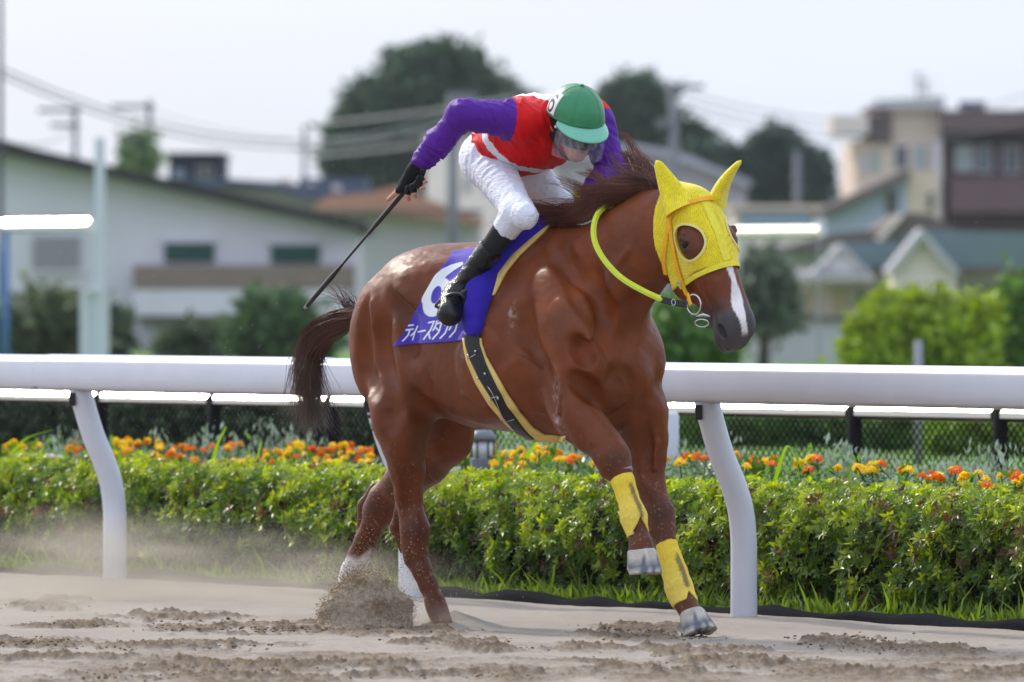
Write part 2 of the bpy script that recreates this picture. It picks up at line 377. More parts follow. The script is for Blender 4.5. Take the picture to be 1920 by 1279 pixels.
def rail_piece(u0, u1, grow=0.0):
    n = len(prof); V = []; cz = .97; segs = max(3, int((u1-u0)/.05))
    for u in np.linspace(u0,u1,segs):
        for v,z in prof: V.append(rl(u, OV+v*(1+grow), cz+.007+(z-cz)*(1+grow)))
    F = [(k*n+(j+1)%n, k*n+j, (k+1)*n+j, (k+1)*n+(j+1)%n) for k in range(segs-1) for j in range(n)]+[tuple(range(n)), tuple((segs-1)*n+j for j in range(n-1,-1,-1))]
    me = mesh('rail_section', V, F, True); Va = np.array(V); q_ = fbm(Va[:,0]*3+40, Va[:,1]*3+Va[:,2]*30, 6, 61, 4); dz = np.clip((.908-Va[:,2])/.016,0,1)*np.clip(q_*2.4-.35,0,1); paint(me, np.array((.62,.63,.70))*(1-dz[:,None]*.85)+np.array((.11,.085,.06))*dz[:,None]*.85); o = link('rail_section', me, M_railw); o.parent = rail  # brown lower edge painted in as underside shade, broken up like dirt
    es = o.modifiers.new('edge', 'EDGE_SPLIT'); es.split_angle = math.radians(32); return o
joints = [rail_u(-1500,OV), rail_u(88,OV), rail_u(618,OV), rail_u(2100,OV), rail_u(2900,OV)]
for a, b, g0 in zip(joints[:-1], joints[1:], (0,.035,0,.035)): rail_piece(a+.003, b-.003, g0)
for u_ in joints[1:3]: s_ = MB().box(rl(u_,OV,.97), (.10,.11,.13), math.atan2(RD.y,RD.x)).build('splice', M_brk, None, False, .01); s_.parent = rail
post_pts = [(-.19,.91),(-.165,.82),(-.115,.68),(-.062,.57),(-.02,.46),(-.002,.34),(0,.20),(0,-.03)]
def rail_post(u, bands=False):
    b = MB(); pts = spline([(v,z,0) for v,z in post_pts], 6); b.tube([rl(u, p[0], p[1]) for p in pts], [.053+.003*min(1,max(0,1-p[1])) for p in pts], 22); o = b.build('post', M_white, None, True); o.parent = rail
    k = MB().tube([rl(u-.010,-.19,.885), rl(u-.010,-.182,.835)], .0555, 14, True); k = MB()
    P0 = rl(u,-.182,.855); k.box(P0+Vector((-.040,-.040,.0)), (.030,.036,.062), 0); c = k.build('bracket', M_brk, None, False, .003); c.parent = o
    if bands:
        for z0,z1,m in ((.83,.815,M_brk),(.795,.778,M_green),(.770,.760,M_brk)):
            q = [min(pts, key=lambda p: abs(p[1]-z)) for z in (z0,z1)]
            vv = np.interp([z0,z1],[p[1] for p in pts][::-1],[p[0] for p in pts][::-1])
            s_ = MB().tube([rl(u,vv[0],z0), rl(u,vv[1],z1)], .0565, 20).build('marker_band', m, None, True); s_.parent = o
M_green = material('green_band', (.10,.34,.13), .5)
step = (RA-RB).length
us = [0.0, -step/2, -step]
for u in (step/2, -step*1.5): us.append(u)
for u in us: rail_post(u, abs(u+step/2) < .01)
# ================================================================ black weed sheet, grass, hedge
M_sheet = material('black_weed_sheet', (.010,.011,.015), .95, .05, bump=(45,.5,.01))
V = []; uu = np.arange(-7.6, 5.8, .03); r_ = np.random.default_rng(5); hw = np.interp(uu, np.arange(-8,5.5,.22), r_.uniform(.012,.055,62)[:len(np.arange(-8,5.5,.22))])
rows = [(.14,-.02),(.155,.5),(.19,1.0),(.24,.8),(.30,.3),(.36,-.02)]
for k,(v,q) in enumerate(rows):
    for n,u in enumerate(uu): V.append(rl(u, v+.02*math.sin(u*5.1+k), (q*hw[n]) if q > 0 else -.03))
n = len(uu); F = [(k*n+j, k*n+j+1, (k+1)*n+j+1, (k+1)*n+j) for k in range(len(rows)-1) for j in range(n-1)]
o = link('weed_sheet', mesh('weed_sheet', V, F), M_sheet); tag(o, 'rumpled black weed sheet lying along the foot of the clipped hedge', 'weed sheet')
M_leaf = leaf_material('leaf', 'col', .36, .45); M_blade = leaf_material('grass_blade', 'col', .5, .4)
def leaves_mesh(name, C, D, U, L, Wd, colr, fold=.25):
    """many pointed leaves: base points C, directions D, up-ish U, lengths, widths; each is two folded quads"""
    S = np.cross(D, U); S /= np.maximum(np.linalg.norm(S,axis=1,keepdims=True),1e-9); Nn = np.cross(S, D)
    L = L[:,None]; Wd = Wd[:,None]
    p0 = C; p1 = C + D*L*.5 + S*Wd*.5 + Nn*Wd*fold; p2 = C + D*L - Nn*L*.12; p3 = C + D*L*.5 - S*Wd*.5 + Nn*Wd*fold; pm = C + D*L*.5
    n = len(C); V = np.stack([p0,p1,p2,p3,pm],1).reshape(-1,3); b = np.arange(n)[:,None]*5
    F = np.concatenate([b+np.array([[0,1,4]]), b+np.array([[1,2,4]]), b+np.array([[2,3,4]]), b+np.array([[3,0,4]])])
    me = mesh(name, V, F, False); paint(me, np.repeat(colr,5,axis=0)); return me
def unit(v): return v/np.maximum(np.linalg.norm(v,axis=1,keepdims=True),1e-9)
hr = np.random.default_rng(11)
hedge = empty('clipped_hedge', rl(-1,.8), 0, 'long clipped green hedge growing close behind the white running rail', 'hedge')
HV0, HV1, HH = .42, 1.15, .49
def hedge_pts(n):
    u = hr.uniform(-8.4,3.9,n); t = hr.random(n); v = np.zeros(n); z = np.zeros(n); nv_h = np.zeros(n); nz = np.zeros(n)
    front = t < .66
    zf = hr.random(n)**.85*HH; bulge_ = .10*np.sin(np.clip(zf/HH,0,1)*math.pi)
    v = np.where(front, HV0+.10-bulge_, HV0+.12+hr.random(n)*(HV1-HV0-.12)); z = np.where(front, zf+.02, HH)
    nv_h = np.where(front, -1.0, -.25); nz = np.where(front, .25+.6*(zf/HH)**3, 1.0)
    lump_ = fbm(u*1.0+50, z*1.0+v+50, 5.5, 41, 3)-.5; d = lump_*.30 - hr.random(n)**2*.12
    return u, v+nv_h*d, z+np.where(front,.02,1)*d*.55 + hr.normal(size=n)*.008, nv_h, nz, lump_, front
n = 12000; u,v,z,nvh,nz,lp,front = hedge_pts(n)
base = np.stack([RB.x+RD.x*u+RN.x*v, RB.y+RD.y*u+RN.y*v, z],1); outn = unit(np.stack([RN.x*nvh, RN.y*nvh, nz],1)+hr.normal(size=(n,3))*.38)
k = 7; rep = np.repeat(np.arange(n),k); ang = np.tile(np.arange(k)*2*math.pi/k,n)+np.repeat(hr.uniform(0,6.28,n),k)
e1 = unit(np.cross(outn, hr.normal(size=(n,3)))); e2 = np.cross(outn,e1); lift = hr.uniform(.15,.95,n*k)
D = unit(e1[rep]*np.cos(ang)[:,None]+e2[rep]*np.sin(ang)[:,None]+outn[rep]*lift[:,None])
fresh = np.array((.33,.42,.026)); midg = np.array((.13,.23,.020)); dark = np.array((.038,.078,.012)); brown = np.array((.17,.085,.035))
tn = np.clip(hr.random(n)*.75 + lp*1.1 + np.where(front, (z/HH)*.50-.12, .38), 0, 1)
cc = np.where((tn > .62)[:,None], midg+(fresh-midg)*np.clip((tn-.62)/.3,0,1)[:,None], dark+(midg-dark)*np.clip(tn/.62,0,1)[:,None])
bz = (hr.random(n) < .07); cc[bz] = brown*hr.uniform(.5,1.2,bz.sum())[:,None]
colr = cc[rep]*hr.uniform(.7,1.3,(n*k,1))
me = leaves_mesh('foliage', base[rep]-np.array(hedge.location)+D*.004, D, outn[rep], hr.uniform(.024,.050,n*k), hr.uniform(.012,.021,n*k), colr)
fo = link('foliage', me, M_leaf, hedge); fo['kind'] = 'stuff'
b = MB(); 
cr = [(HV0+.17,-.02),(HV0+.12,.25),(HV0+.17,HH-.10),(HV1-.1,HH-.08),(HV1,.0)]
V = [rl(u_,v_,z_)-hedge.location for u_ in (-8.5,4.0) for v_,z_ in cr]; b.add(V, [(0,1,6,5),(1,2,7,6),(2,3,8,7),(3,4,9,8),(0,5,9,4),(4,3,2,1,0),(5,6,7,8,9)])
o = b.build('twigs', material('dark_twigs', (.022,.018,.011), .9, .2, noise=(25,.5,5))); o.parent = hedge
# grass strip
def blades(name, n, uf, vf, zf, hf, col0, parent=None, seed=3, wid=.006):
    r = np.random.default_rng(seed); u, v, h = uf(r,n), vf(r,n), hf(r,n)
    P = np.stack([RB.x+RD.x*u+RN.x*v, RB.y+RD.y*u+RN.y*v, np.full(n,zf)],1); lean = r.normal(size=(n,3))*.42; lean[:,2] = 1; D = unit(lean); bend = r.normal(size=(n,3))*.35; bend[:,2] = -.15
    S = unit(np.cross(D, r.normal(size=(n,3)))); w = (wid*r.uniform(.6,1.3,n))[:,None]; hh = h[:,None]
    a0, a1 = P-S*w, P+S*w; m0 = P+D*hh*.55-S*w*.8+bend*hh*.10; m1 = P+D*hh*.55+S*w*.8+bend*hh*.10; tp = P+D*hh+bend*hh*.45
    V = np.stack([a0,a1,m0,m1,tp],1).reshape(-1,3); b = np.arange(n)[:,None]*5
    F = np.concatenate([b+np.array([[0,1,3]]), b+np.array([[0,3,2]]), b+np.array([[2,3,4]])]); me = mesh(name, V, F, False)
    C = np.array(col0)*r.uniform(.55,1.45,(n,1))*np.array([1,1,1]); paint(me, np.repeat(C,5,axis=0)); o = link(name, me, M_blade); tag(o, kind='stuff'); return o
tag(blades('grass', 11000, lambda r,n: r.uniform(-8.5,4.2,n), lambda r,n: .30+r.random(n)**1.5*.30, 0.0, lambda r,n: .025+r.random(n)**2*.13*np.where(r.random(n)<.15,1.6,.7), (.15,.24,.03)), 'tufted green grass growing at the foot of the clipped hedge', 'grass')
# tall single weeds
def weed(pts, w, name='grass_stalk', lab=''):
    P = [np.array(p) for p in pts]; o = link(name, None) if False else None
    Q = spline(P, 6); V = []; n = len(Q)
    for i_,q in enumerate(Q): ww = w*(1-.75*i_/(n-1)); V += [q+np.array((ww,0,0)), q+np.array((0,-ww*.5,ww*.3)), q-np.array((ww,0,0))]
    F = [(3*i_+j, 3*i_+j+1, 3*i_+4+j, 3*i_+3+j) for i_ in range(n-1) for j in (0,1)]
    me = mesh(name, V, F); paint(me, np.tile(np.array((.22,.40,.04)),(len(V),1))); o = link(name, me, M_blade); return tag(o, lab, 'grass stalk')
def wp(px, py, v): r = ray(px,HORIZON); u_ = rail_u(px, v); p = rl(u_, v); return np.array(at(px,py,p.y))
weed([wp(1452,905,1.2), wp(1462,870,1.2), wp(1476,836,1.2), wp(1490,855,1.2), wp(1504,880,1.2)], .010, lab='tall bent grass stalk folded to a peak above the hedge right of the white post')
weed([wp(398,880,1.5), wp(405,840,1.5), wp(424,800,1.5)], .014, lab='short upright grass stalk just right of the leftmost white post')
weed([wp(22,850,1.5), wp(50,822,1.5), wp(98,806,1.5)], .012, lab='long slanting grass stalk at the left end of the flower bed')
weed([wp(985,860,1.3), wp(1000,838,1.3), wp(1014,818,1.3)], .013, lab='bright grass stalk below the girth of the horse')
weed([wp(470,892,1.2), wp(482,860,1.2), wp(490,828,1.2)], .010, lab='thin grass stalk among the marigolds left of the horse tail')
# ================================================================ marigolds and silver plants
M_petal = leaf_material('petal', 'col', .6, .25)
def marigold(colr, seed):
    r = np.random.default_rng(seed); V = []; F = []; Cc = []
    for ring,(rad,zz,n) in enumerate(((.030,.0,12),(.022,.010,10),(.012,.017,7))):
        for j in range(n):
            a = 2*math.pi*(j+r.random()*.6)/n; d = np.array((math.cos(a),math.sin(a),0)); s = np.array((-d[1],d[0],0)); o_ = len(V); w = rad*.42
            V += [d*rad*.2+(0,0,zz), d*rad*.7+s*w+(0,0,zz+.006), d*rad*1.08+(0,0,zz-.002+r.normal()*.004), d*rad*.7-s*w+(0,0,zz+.006)]; F += [(o_,o_+1,o_+2,o_+3)]; Cc += [np.array(colr)*r.uniform(.75,1.2)]*4
    me = mesh('marigold_head', V, F, False); paint(me, Cc); return me
def stem_mesh(seed, h=.22):
    r = np.random.default_rng(seed); b = MB().tube([(0,0,-h),(.01*r.normal(),.01*r.normal(),-h*.5),(0,0,.004)], .004, 4)
    o_ = len(b.v)
    for k_ in range(14):
        a = r.uniform(0,6.28); z_ = -h*r.uniform(.1,.85); d = np.array((math.cos(a),math.sin(a),r.uniform(-.1,.5))); s = np.array((-d[1],d[0],0)); p = np.array((0,0,z_)); L = r.uniform(.04,.085)
        b.add([p, p+d*L*.5+s*.012, p+d*L, p+d*L*.5-s*.012], [(0,1,2,3)])
    me = mesh('stem', b.v, b.f, False); paint(me, np.tile(np.array((.07,.16,.025)),(len(b.v),1))*r.uniform(.7,1.3)); return me
kinds = {'yellow': (.92,.70,.012), 'orange': (.85,.25,.018), 'deep': (.86,.47,.010)}
heads = {k_: [marigold(c_, 50+i_) for i_ in range(3)] for k_,c_ in kinds.items()}; stems = [stem_mesh(70+i_) for i_ in range(4)]
ZONES = ((150,'left of the leftmost white post'),(430,'just right of the leftmost white post'),(560,'left of the hanging horse tail'),(780,'below the horse tail and rump'),(1180,'under the belly of the horse'),(1345,'between the forelegs and the right white post'),(1520,'just right of the right white post'),(1710,'right of the bent grass stalk'),(9999,'at the right end of the flower bed'))
def zone(px): return next(t for x,t in ZONES if px < x)
lab = {'yellow': 'bright yellow marigold behind the hedge, ', 'orange': 'vivid orange marigold behind the hedge, ', 'deep': 'golden amber marigold behind the hedge, '}
fl = np.random.default_rng(8)
def put_flower(px, py, v, kind_):
    u_ = rail_u(px, v); p = rl(u_, v); p = at(px, py, p.y)
    me = heads[kind_][fl.integers(3)]; o = link('marigold', me, None if me.materials else M_petal); o.location = p; s_ = fl.uniform(.65,1.08); o.scale = (s_,)*3; o.rotation_euler = (fl.normal()*.35+.35, fl.normal()*.35, fl.uniform(0,6.28))
    tag(o, lab[kind_]+zone(px), 'marigold', {'yellow':'yellow','orange':'orange','deep':'amber'}[kind_]+' marigolds '+zone(px))
    sm = stems[fl.integers(4)]; q = link('stem', sm, None if sm.materials else M_leaf); q.parent = o
spots = []
for (x0,x1,y0,y1,n,wy_) in ((0,70,838,862,8,(.75,.2)),(120,220,838,872,6,(.2,.7)),(215,345,832,882,30,(.55,.25)),(345,420,845,885,7,(.3,.6)),(425,560,842,882,20,(.65,.22)),(560,720,838,890,28,(.5,.32)),(850,990,840,890,20,(.75,.1)),(930,1030,850,885,13,(.75,.15)),(1030,1120,850,885,7,(.5,.3)),(1240,1345,862,882,6,(.35,.55)),(1370,1560,862,894,12,(.4,.45)),(1560,1720,876,902,9,(.65,.2)),(1720,1800,890,915,9,(.25,.65)),(1800,1920,895,925,13,(.65,.25))):
    for _ in range(int(n*1.25)):
        q_ = fl.random(); kd = 'yellow' if q_ < wy_[0] else ('orange' if q_ < wy_[0]+wy_[1] else 'deep')
        spots.append((fl.uniform(x0,x1), fl.uniform(y0,y1)-9, kd))
for x_,y_,kd in spots:
    v_ = 1.45+ (890-y_)/55*1.0 + fl.uniform(-.1,.2); put_flower(x_, y_, v_, kd)
# leafy ground under the flowers
def shrub(name, c, rad, hgt_, n, col0, lab_, cat, group=None, leafL=(.03,.06), leafW=.5, seed=1, dirz=.6, m=None, stuff=False, spiky=0.0):
    r = np.random.default_rng(seed); o = empty(name, c, 0, lab_, cat, group)
    d = unit(r.normal(size=(n,3))); d[:,2] = np.abs(d[:,2])*1.2-.15; d = unit(d); q = r.random(n)**.35
    lump_ = 1+.22*np.sin(d[:,0]*5+seed)+.2*np.sin(d[:,1]*6+seed*2)+.16*np.sin(d[:,2]*7+seed*3)
    P = d*q[:,None]*lump_[:,None]*np.array((rad,rad,hgt_*.55)); P[:,2] += hgt_*.48
    D = unit(d+r.normal(size=(n,3))*.6+np.array((0,0,dirz))); L = r.uniform(*leafL,n)*(1+spiky*(r.random(n) < .1)); U = unit(r.normal(size=(n,3))+np.array((0,0,.4)))
    C = np.array(col0)*r.uniform(.65,1.35,(n,1)); me = leaves_mesh('foliage', P, D, U, L, L*leafW, C); f_ = link('foliage', me, m or M_leaf, o); f_['kind'] = 'stuff'
    b = MB()
    for k_ in range(5):
        a = r.uniform(0,6.28); b.tube([(0,0,-.02),(math.cos(a)*rad*.2,math.sin(a)*rad*.2,hgt_*.3),(math.cos(a)*rad*.5,math.sin(a)*rad*.5,hgt_*.6)], [rad*.05,rad*.035,rad*.015], 5)
    s_ = b.build('stem', M_stem, None, True); s_.parent = o; return o
M_stem = material('bark', (.06,.045,.03), .9, .2, noise=(8,.3,4))
for i_,px_ in enumerate((0,60,130,205,270,330,395,455,520,585,645,705,850,915,965,1030,1090,1250,1310,1400,1480,1560,1640,1720,1800,1880)):
    v_ = 1.75+.3*math.sin(i_*2.1); p = rl(rail_u(px_,v_),v_); shrub('marigold_plant', (p.x,p.y,0), .26, .48+.04*math.sin(i_), 420, (.12,.235,.03), 'bushy green marigold foliage behind the hedge, '+zone(px_), 'bedding plant', 'marigold foliage '+zone(px_), (.03,.065), .35, 100+i_)
M_silver = leaf_material('silver_leaf','col',.7,.15)
sil = [(0,850),(60,842),(105,826),(165,838),(230,846),(290,850),(350,822),(410,838),(470,832),(530,828),(590,838),(650,842),(840,836),(900,842),(960,832),(1020,836),(1080,838),(1140,842),(1250,846),(1300,850),(1350,852),(1545,848),(1600,858),(1640,862),(1690,866),(1740,868),(1790,852),(1840,870),(1890,876),(1930,880)]
for i_,(px_,py_) in enumerate(sil):
    v_ = 3.0+.35*math.sin(i_*1.7); p = rl(rail_u(px_,v_),v_); top_ = at(px_,py_,p.y).z
    shrub('dusty_miller', (p.x,p.y,0), .25, top_*.93, 700, (.30,.38,.27), 'silvery dusty miller before the black fence, '+zone(px_), 'silver plant', 'dusty miller '+zone(px_), (.025,.055), .35, 200+i_, 1.0, M_silver, spiky=.5)
# ================================================================ black fence with pipe top rail
M_fence = material('black_fence_paint', (.010,.010,.010), .9, .1)
M_pipe = material('bright_pipe', (.90,.88,.82), .19, .5, metal=1.0, noise=(3,.05,3))
FB0 = Vector((2.05,40.5,0)); FA0 = Vector((-1.97,46.0,0)); FD = (FB0-FA0).normalized(); FHt = .755
fence = empty('wire_fence', FB0, 0, 'low black wire mesh fence with bright metal pipe along its top behind the flowers', 'fence')
def fu(px): r = ray(px,HORIZON); k_ = (FB0.x*FD.y-FB0.y*FD.x)/(r.x*FD.y-r.y*FD.x); p = r*k_; return (Vector((p.x,p.y,0))-FB0).dot(FD)
_side = Vector((FD.y,-FD.x,0)); _side = _side if _side.y < 0 else -_side
PIPEUP = _side*math.cos(math.radians(22.5))+Vector((0,0,math.sin(math.radians(22.5))))
posts = [190,403,622]; ups = [fu(p) for p in posts]; stp = (ups[2]-ups[0])/2
ulist = [ups[0]+stp*k_ for k_ in range(-2,12)]
off_ = min(ulist, key=lambda q: abs(q-fu(1600))); 
for k_,u_ in enumerate(ulist):
    p = FB0+FD*u_-fence.location
    MB().tube([p+Vector((0,0,-.05)), p+Vector((0,0,FHt+.03))], .038, 12).build('post', M_fence, None, True).parent = fence
for k_ in range(len(ulist)-1):
    a, c_ = FB0+FD*(ulist[k_]+.035)-fence.location, FB0+FD*(ulist[k_+1]-.035)-fence.location
    MB().tube([a+Vector((0,0,FHt)), c_+Vector((0,0,FHt))], .036, 8, True, PIPEUP).build('top_pipe', M_pipe, None, False).parent = fence
    b = MB(); nn_ = 22; h_ = FHt-.06
    for q in np.arange(-14, nn_+1):
        for sg in (1,-1):
            x0, x1 = (q, q+14) if sg > 0 else (q+14, q); pa, pb = np.array((x0/nn_, 0.0)), np.array((x1/nn_, 1.0))
            t0, t1 = 0.0, 1.0
            dx = pb[0]-pa[0]
            lo_, hi_ = sorted(((0-pa[0])/dx, (1-pa[0])/dx)); t0, t1 = max(t0,lo_), min(t1,hi_)
            if t1-t0 < .02: continue
            A_, B2 = pa+(pb-pa)*t0, pa+(pb-pa)*t1
            b.tube([a.lerp(c_,A_[0])+Vector((0,0,.02+A_[1]*h_)), a.lerp(c_,B2[0])+Vector((0,0,.02+B2[1]*h_))], .0042, 3, False)
    o = b.build('wire_mesh', M_fence, None, False); o.parent = fence; o['kind'] = 'stuff'
# bollard lamp and white stones in the bed
M_bol = material('grey_bollard', (.16,.165,.19), .5, .4); M_bolw = material('pale_bollard_glass', (.62,.62,.64), .3, .5)
v_ = 1.9; p = rl(rail_u(905,v_),v_); zt = at(905,806,p.y).z
bl_ = empty('bollard_light', (p.x,p.y,0), 0, 'grey garden bollard light standing in the flower bed under the horse belly', 'bollard')
MB().lathe([(.060,-.02),(.060,zt*.80),(.056,zt*.805)], (0,0,0), 20).build('column', M_bol, None, True, .004).parent = bl_
MB().lathe([(.050,zt*.80),(.050,zt*.93)], (0,0,0), 20).build('lens', M_bolw, None, True).parent = bl_
for k_ in range(6):
    a = k_*math.pi/3; MB().tube([(.054*math.cos(a),.054*math.sin(a),zt*.80),(.054*math.cos(a),.054*math.sin(a),zt*.93)], .005, 6).build('guard_bar', M_bol, None, True).parent = bl_
MB().lathe([(.066,zt*.925),(.066,zt*.955),(.04,zt*.995),(.002,zt)], (0,0,0), 20).build('cap', M_bol, None, True).parent = bl_
M_conc = material('pale_concrete', (.62,.60,.60), .8, .2, noise=(15,.1,4))
v_ = 2.4; p = rl(rail_u(835,v_),v_); z_ = at(835,872,p.y).z
o = MB().box((0,0,z_/2), (.17,.22,z_), .4).build('kerb_block', M_conc, None, False, .02); o.location = (p.x,p.y,0); tag(o, 'pale concrete block beside the grey bollard light', 'concrete block')
p = rl(rail_u(95,1.7),1.7); z_ = at(95,852,p.y).z
o = MB().lathe([(.01,0),(.11,.0),(.10,z_*.7),(.085,z_*.98),(.02,z_)], (0,0,0), 14).build('white_stone', M_conc, None, True); o.location = (p.x,p.y,0); tag(o, 'white boulder among the flowers at the left end of the bed', 'stone')
p = rl(rail_u(1258,3.4),3.4); z_ = at(1258,772,p.y).z
o = MB().lathe([(.04,-.02),(.04,z_-.02),(.03,z_)], (0,0,0), 16).build('white_stake', M_white, None, True); o.location = (p.x,p.y,0); tag(o, 'short white post standing behind the front legs of the horse', 'post')
# ================================================================ the infield and the town behind
M_arm = material('crossarm_steel', (.09,.09,.095), .5, .5)
def bbox_pts(x0,y0,x1,y1,Y): a, b = at(x0,y1,Y), at(x1,y0,Y); return a, b      # lower-left, upper-right
def wallbox(mb, x0,y0,x1,y1,Y,depth,base=None):
    a,b = bbox_pts(x0,y0,x1,y1,Y); z0 = a.z if base is None else base
    mb.box(((a.x+b.x)/2, Y+depth/2, (z0+b.z)/2), (b.x-a.x, depth, b.z-z0)); return mb
def outline(mb, pts, Y, depth): mb.prism([at(x,y,Y) for x,y in pts], (0,depth,0)); return mb
def rel(o_, mb): mb.v = [tuple(Vector(v)-o_.location) for v in mb.v]; return mb
def addp(par, name, mb, m, bevel=0.0): o = rel(par, mb).build(name, m, None, False, bevel); o.parent = par; return o
def sub(par, root, name, mb, m): o = rel(root, mb).build(name, m, None, False); o.parent = par; return o
def build_at(px, Y, name, label, cat, group=None): p = at(px, HORIZON, Y); return empty(name, (p.x, Y, 0), 0, label, cat, group)
def paintm(name, c, rough=.85): return material(name, c, rough, .25, noise=(.8,.06,5), bump=(3,.1,.03))
W_white = paintm('white_render', (.66,.63,.69)); W_cream = paintm('cream_render', (.88,.79,.68)); W_beige = paintm('beige_tile', (.70,.55,.46)); W_brown = paintm('brown_cladding', (.115,.085,.085))
W_pink = paintm('pale_pink_render', (.78,.67,.62)); W_bright = paintm('bright_white_render', (.80,.77,.78)); W_grey = paintm('grey_render', (.47,.455,.475)); W_blue = paintm('pale_blue_siding', (.42,.47,.60)); W_balc = paintm('brown_balcony', (.24,.185,.155))
R_dark = paintm('dark_roof', (.035,.033,.036)); R_slate = paintm('slate_blue_roof', (.085,.105,.16)); R_orange = paintm('orange_tile_roof', (.46,.23,.165)); R_teal = paintm('teal_roof', (.16,.22,.235)); R_brown = paintm('brown_grey_roof', (.15,.12,.115))
G_green = material('green_shutter', (.015,.085,.07), .6); G_grey = material('grey_shutter', (.34,.335,.35), .6); G_glass = material('window_glass', (.05,.06,.075), .08, .6); G_frame = material('window_frame', (.55,.55,.56), .5); G_dark = material('dark_opening', (.03,.03,.033), .7); G_navy = paintm('navy_cladding', (.022,.032,.062))
def window(par, x0,y0,x1,y1,Y,pane=G_glass, frame=G_frame, name='window', proud=.06):
    a,b = bbox_pts(x0,y0,x1,y1,Y); w,h = b.x-a.x, b.z-a.z; t = min(w,h)*.09; m = MB()
    for c_,s_ in ((((a.x+b.x)/2,Y-proud/2,b.z-t/2),(w,proud,t)),(((a.x+b.x)/2,Y-proud/2,a.z+t/2),(w,proud,t)),((a.x+t/2,Y-proud/2,(a.z+b.z)/2),(t,proud,h-2*t)),((b.x-t/2,Y-proud/2,(a.z+b.z)/2),(t,proud,h-2*t)),(((a.x+b.x)/2,Y-proud/2,(a.z+b.z)/2),(t*.7,proud,h-2*t))): m.box(c_,s_)
    f = addp(par, name, m, frame); g_ = MB().box(((a.x+b.x)/2, Y-.012, (a.z+b.z)/2), (w-2*t, .02, h-2*t)); sub(f, par, 'pane', g_, pane); return f
def louvre(par, x0,y0,x1,y1,Y,m,name='shutter'):
    a,b = bbox_pts(x0,y0,x1,y1,Y); mb = MB().box(((a.x+b.x)/2, Y-.05, (a.z+b.z)/2), (b.x-a.x, .08, b.z-a.z)); n = 7
    for k_ in range(n): mb.box(((a.x+b.x)/2, Y-.11, a.z+(b.z-a.z)*(k_+.5)/n), (b.x-a.x-.08, .05, (b.z-a.z)/n*.55))
    return addp(par, name, mb, m)
# white house on the left
Y = 200; h1 = build_at(330, Y, 'white_house', 'white two storey house with black sloping roof, green shutters and brown balcony', 'house')
addp(h1, 'wall', outline(MB(), [(-160,720),(668,720),(668,428),(0,278),(-160,244)], Y, 9), W_white)
addp(h1, 'roof', outline(MB(), [(-170,229),(0,264),(684,418),(690,436),(0,287),(-170,252)], Y-.7, 10.5), R_dark)
addp(h1, 'balcony', wallbox(MB(), 250,497,664,543,Y-1.3,1.25), W_balc)
addp(h1, 'parapet', wallbox(MB(), 250,543.5,650,592,Y-1.3,1.25), W_white)
addp(h1, 'underside_shadow', wallbox(MB(), 256,592.5,640,601,Y-1.15,1.1), R_brown)  # dark strip built in for the shadow line beneath the parapet
louvre(h1, 309,456,402,491,Y,G_green); louvre(h1, 508,459,600,494,Y,G_green); louvre(h1, 62,442,150,505,Y,G_grey)
addp(h1, 'sill', wallbox(MB(), 58,506,154,513,Y-.15,.13), W_white)
window(h1, 322,612,348,668,Y,G_glass,G_frame,'door'); window(h1, 366,614,404,645,Y)
addp(h1, 'shutter_box', wallbox(MB(), 305,446,406,455,Y-.16,.14), W_white); addp(h1, 'shutter_box', wallbox(MB(), 504,449,604,458,Y-.16,.14), W_white)
# navy box house
Y = 262; h2 = build_at(365, Y, 'navy_house', 'small dark navy box building standing above the roof of the white house', 'house')
addp(h2, 'wall', wallbox(MB(), 316,292,414,345,Y,7,0), G_navy); addp(h2, 'roof', wallbox(MB(), 311,286,418,292,Y-.3,7.6), R_dark); window(h2, 326,318,346,334,Y,material('sky_blue_pane',(.16,.24,.40),.2)); window(h2, 368,312,398,332,Y,G_dark)
# slate roofed house
Y = 236; h3 = build_at(540, Y, 'slate_roof_house', 'low house with long slate blue roof behind the white house', 'house')
addp(h3, 'wall', outline(MB(), [(352,700),(745,700),(745,396),(520,352),(352,346)], Y, 8), W_grey); addp(h3, 'roof', outline(MB(), [(335,340),(400,334),(530,342),(760,396),(756,406),(520,356),(335,350)], Y-.6, 9), R_slate)
addp(h3, 'roof_slope', outline(MB(), [(420,338),(600,348),(760,400),(690,402),(520,358)], Y-.9, .3), R_slate)
h3b = build_at(620, 246, 'shed', 'dark slate shed roof with pale window boxes left of the orange roof', 'shed'); addp(h3b, 'wall', wallbox(MB(), 560,334,690,420,246,6,0), R_slate); window(h3b, 575,340,590,366,246,W_pink); window(h3b, 622,346,640,364,246,W_pink); addp(h3b, 'chimney', wallbox(MB(), 520,336,545,366,245,2), W_beige)
# orange roofed house
Y = 225; h4 = build_at(740, Y, 'orange_roof_house', 'house with faded orange tiled roof seen behind the riding whip', 'house')
addp(h4, 'wall', wallbox(MB(), 610,392,900,600,Y,8,0), W_grey); addp(h4, 'roof', outline(MB(), [(585,386),(615,368),(690,362),(735,350),(800,372),(905,412),(905,420),(700,400),(600,394)], Y-.8, 9.6), R_orange)
window(h4, 640,410,690,450,Y); addp(h4, 'eave', wallbox(MB(), 600,394,905,400,Y-.85,.6), R_brown)
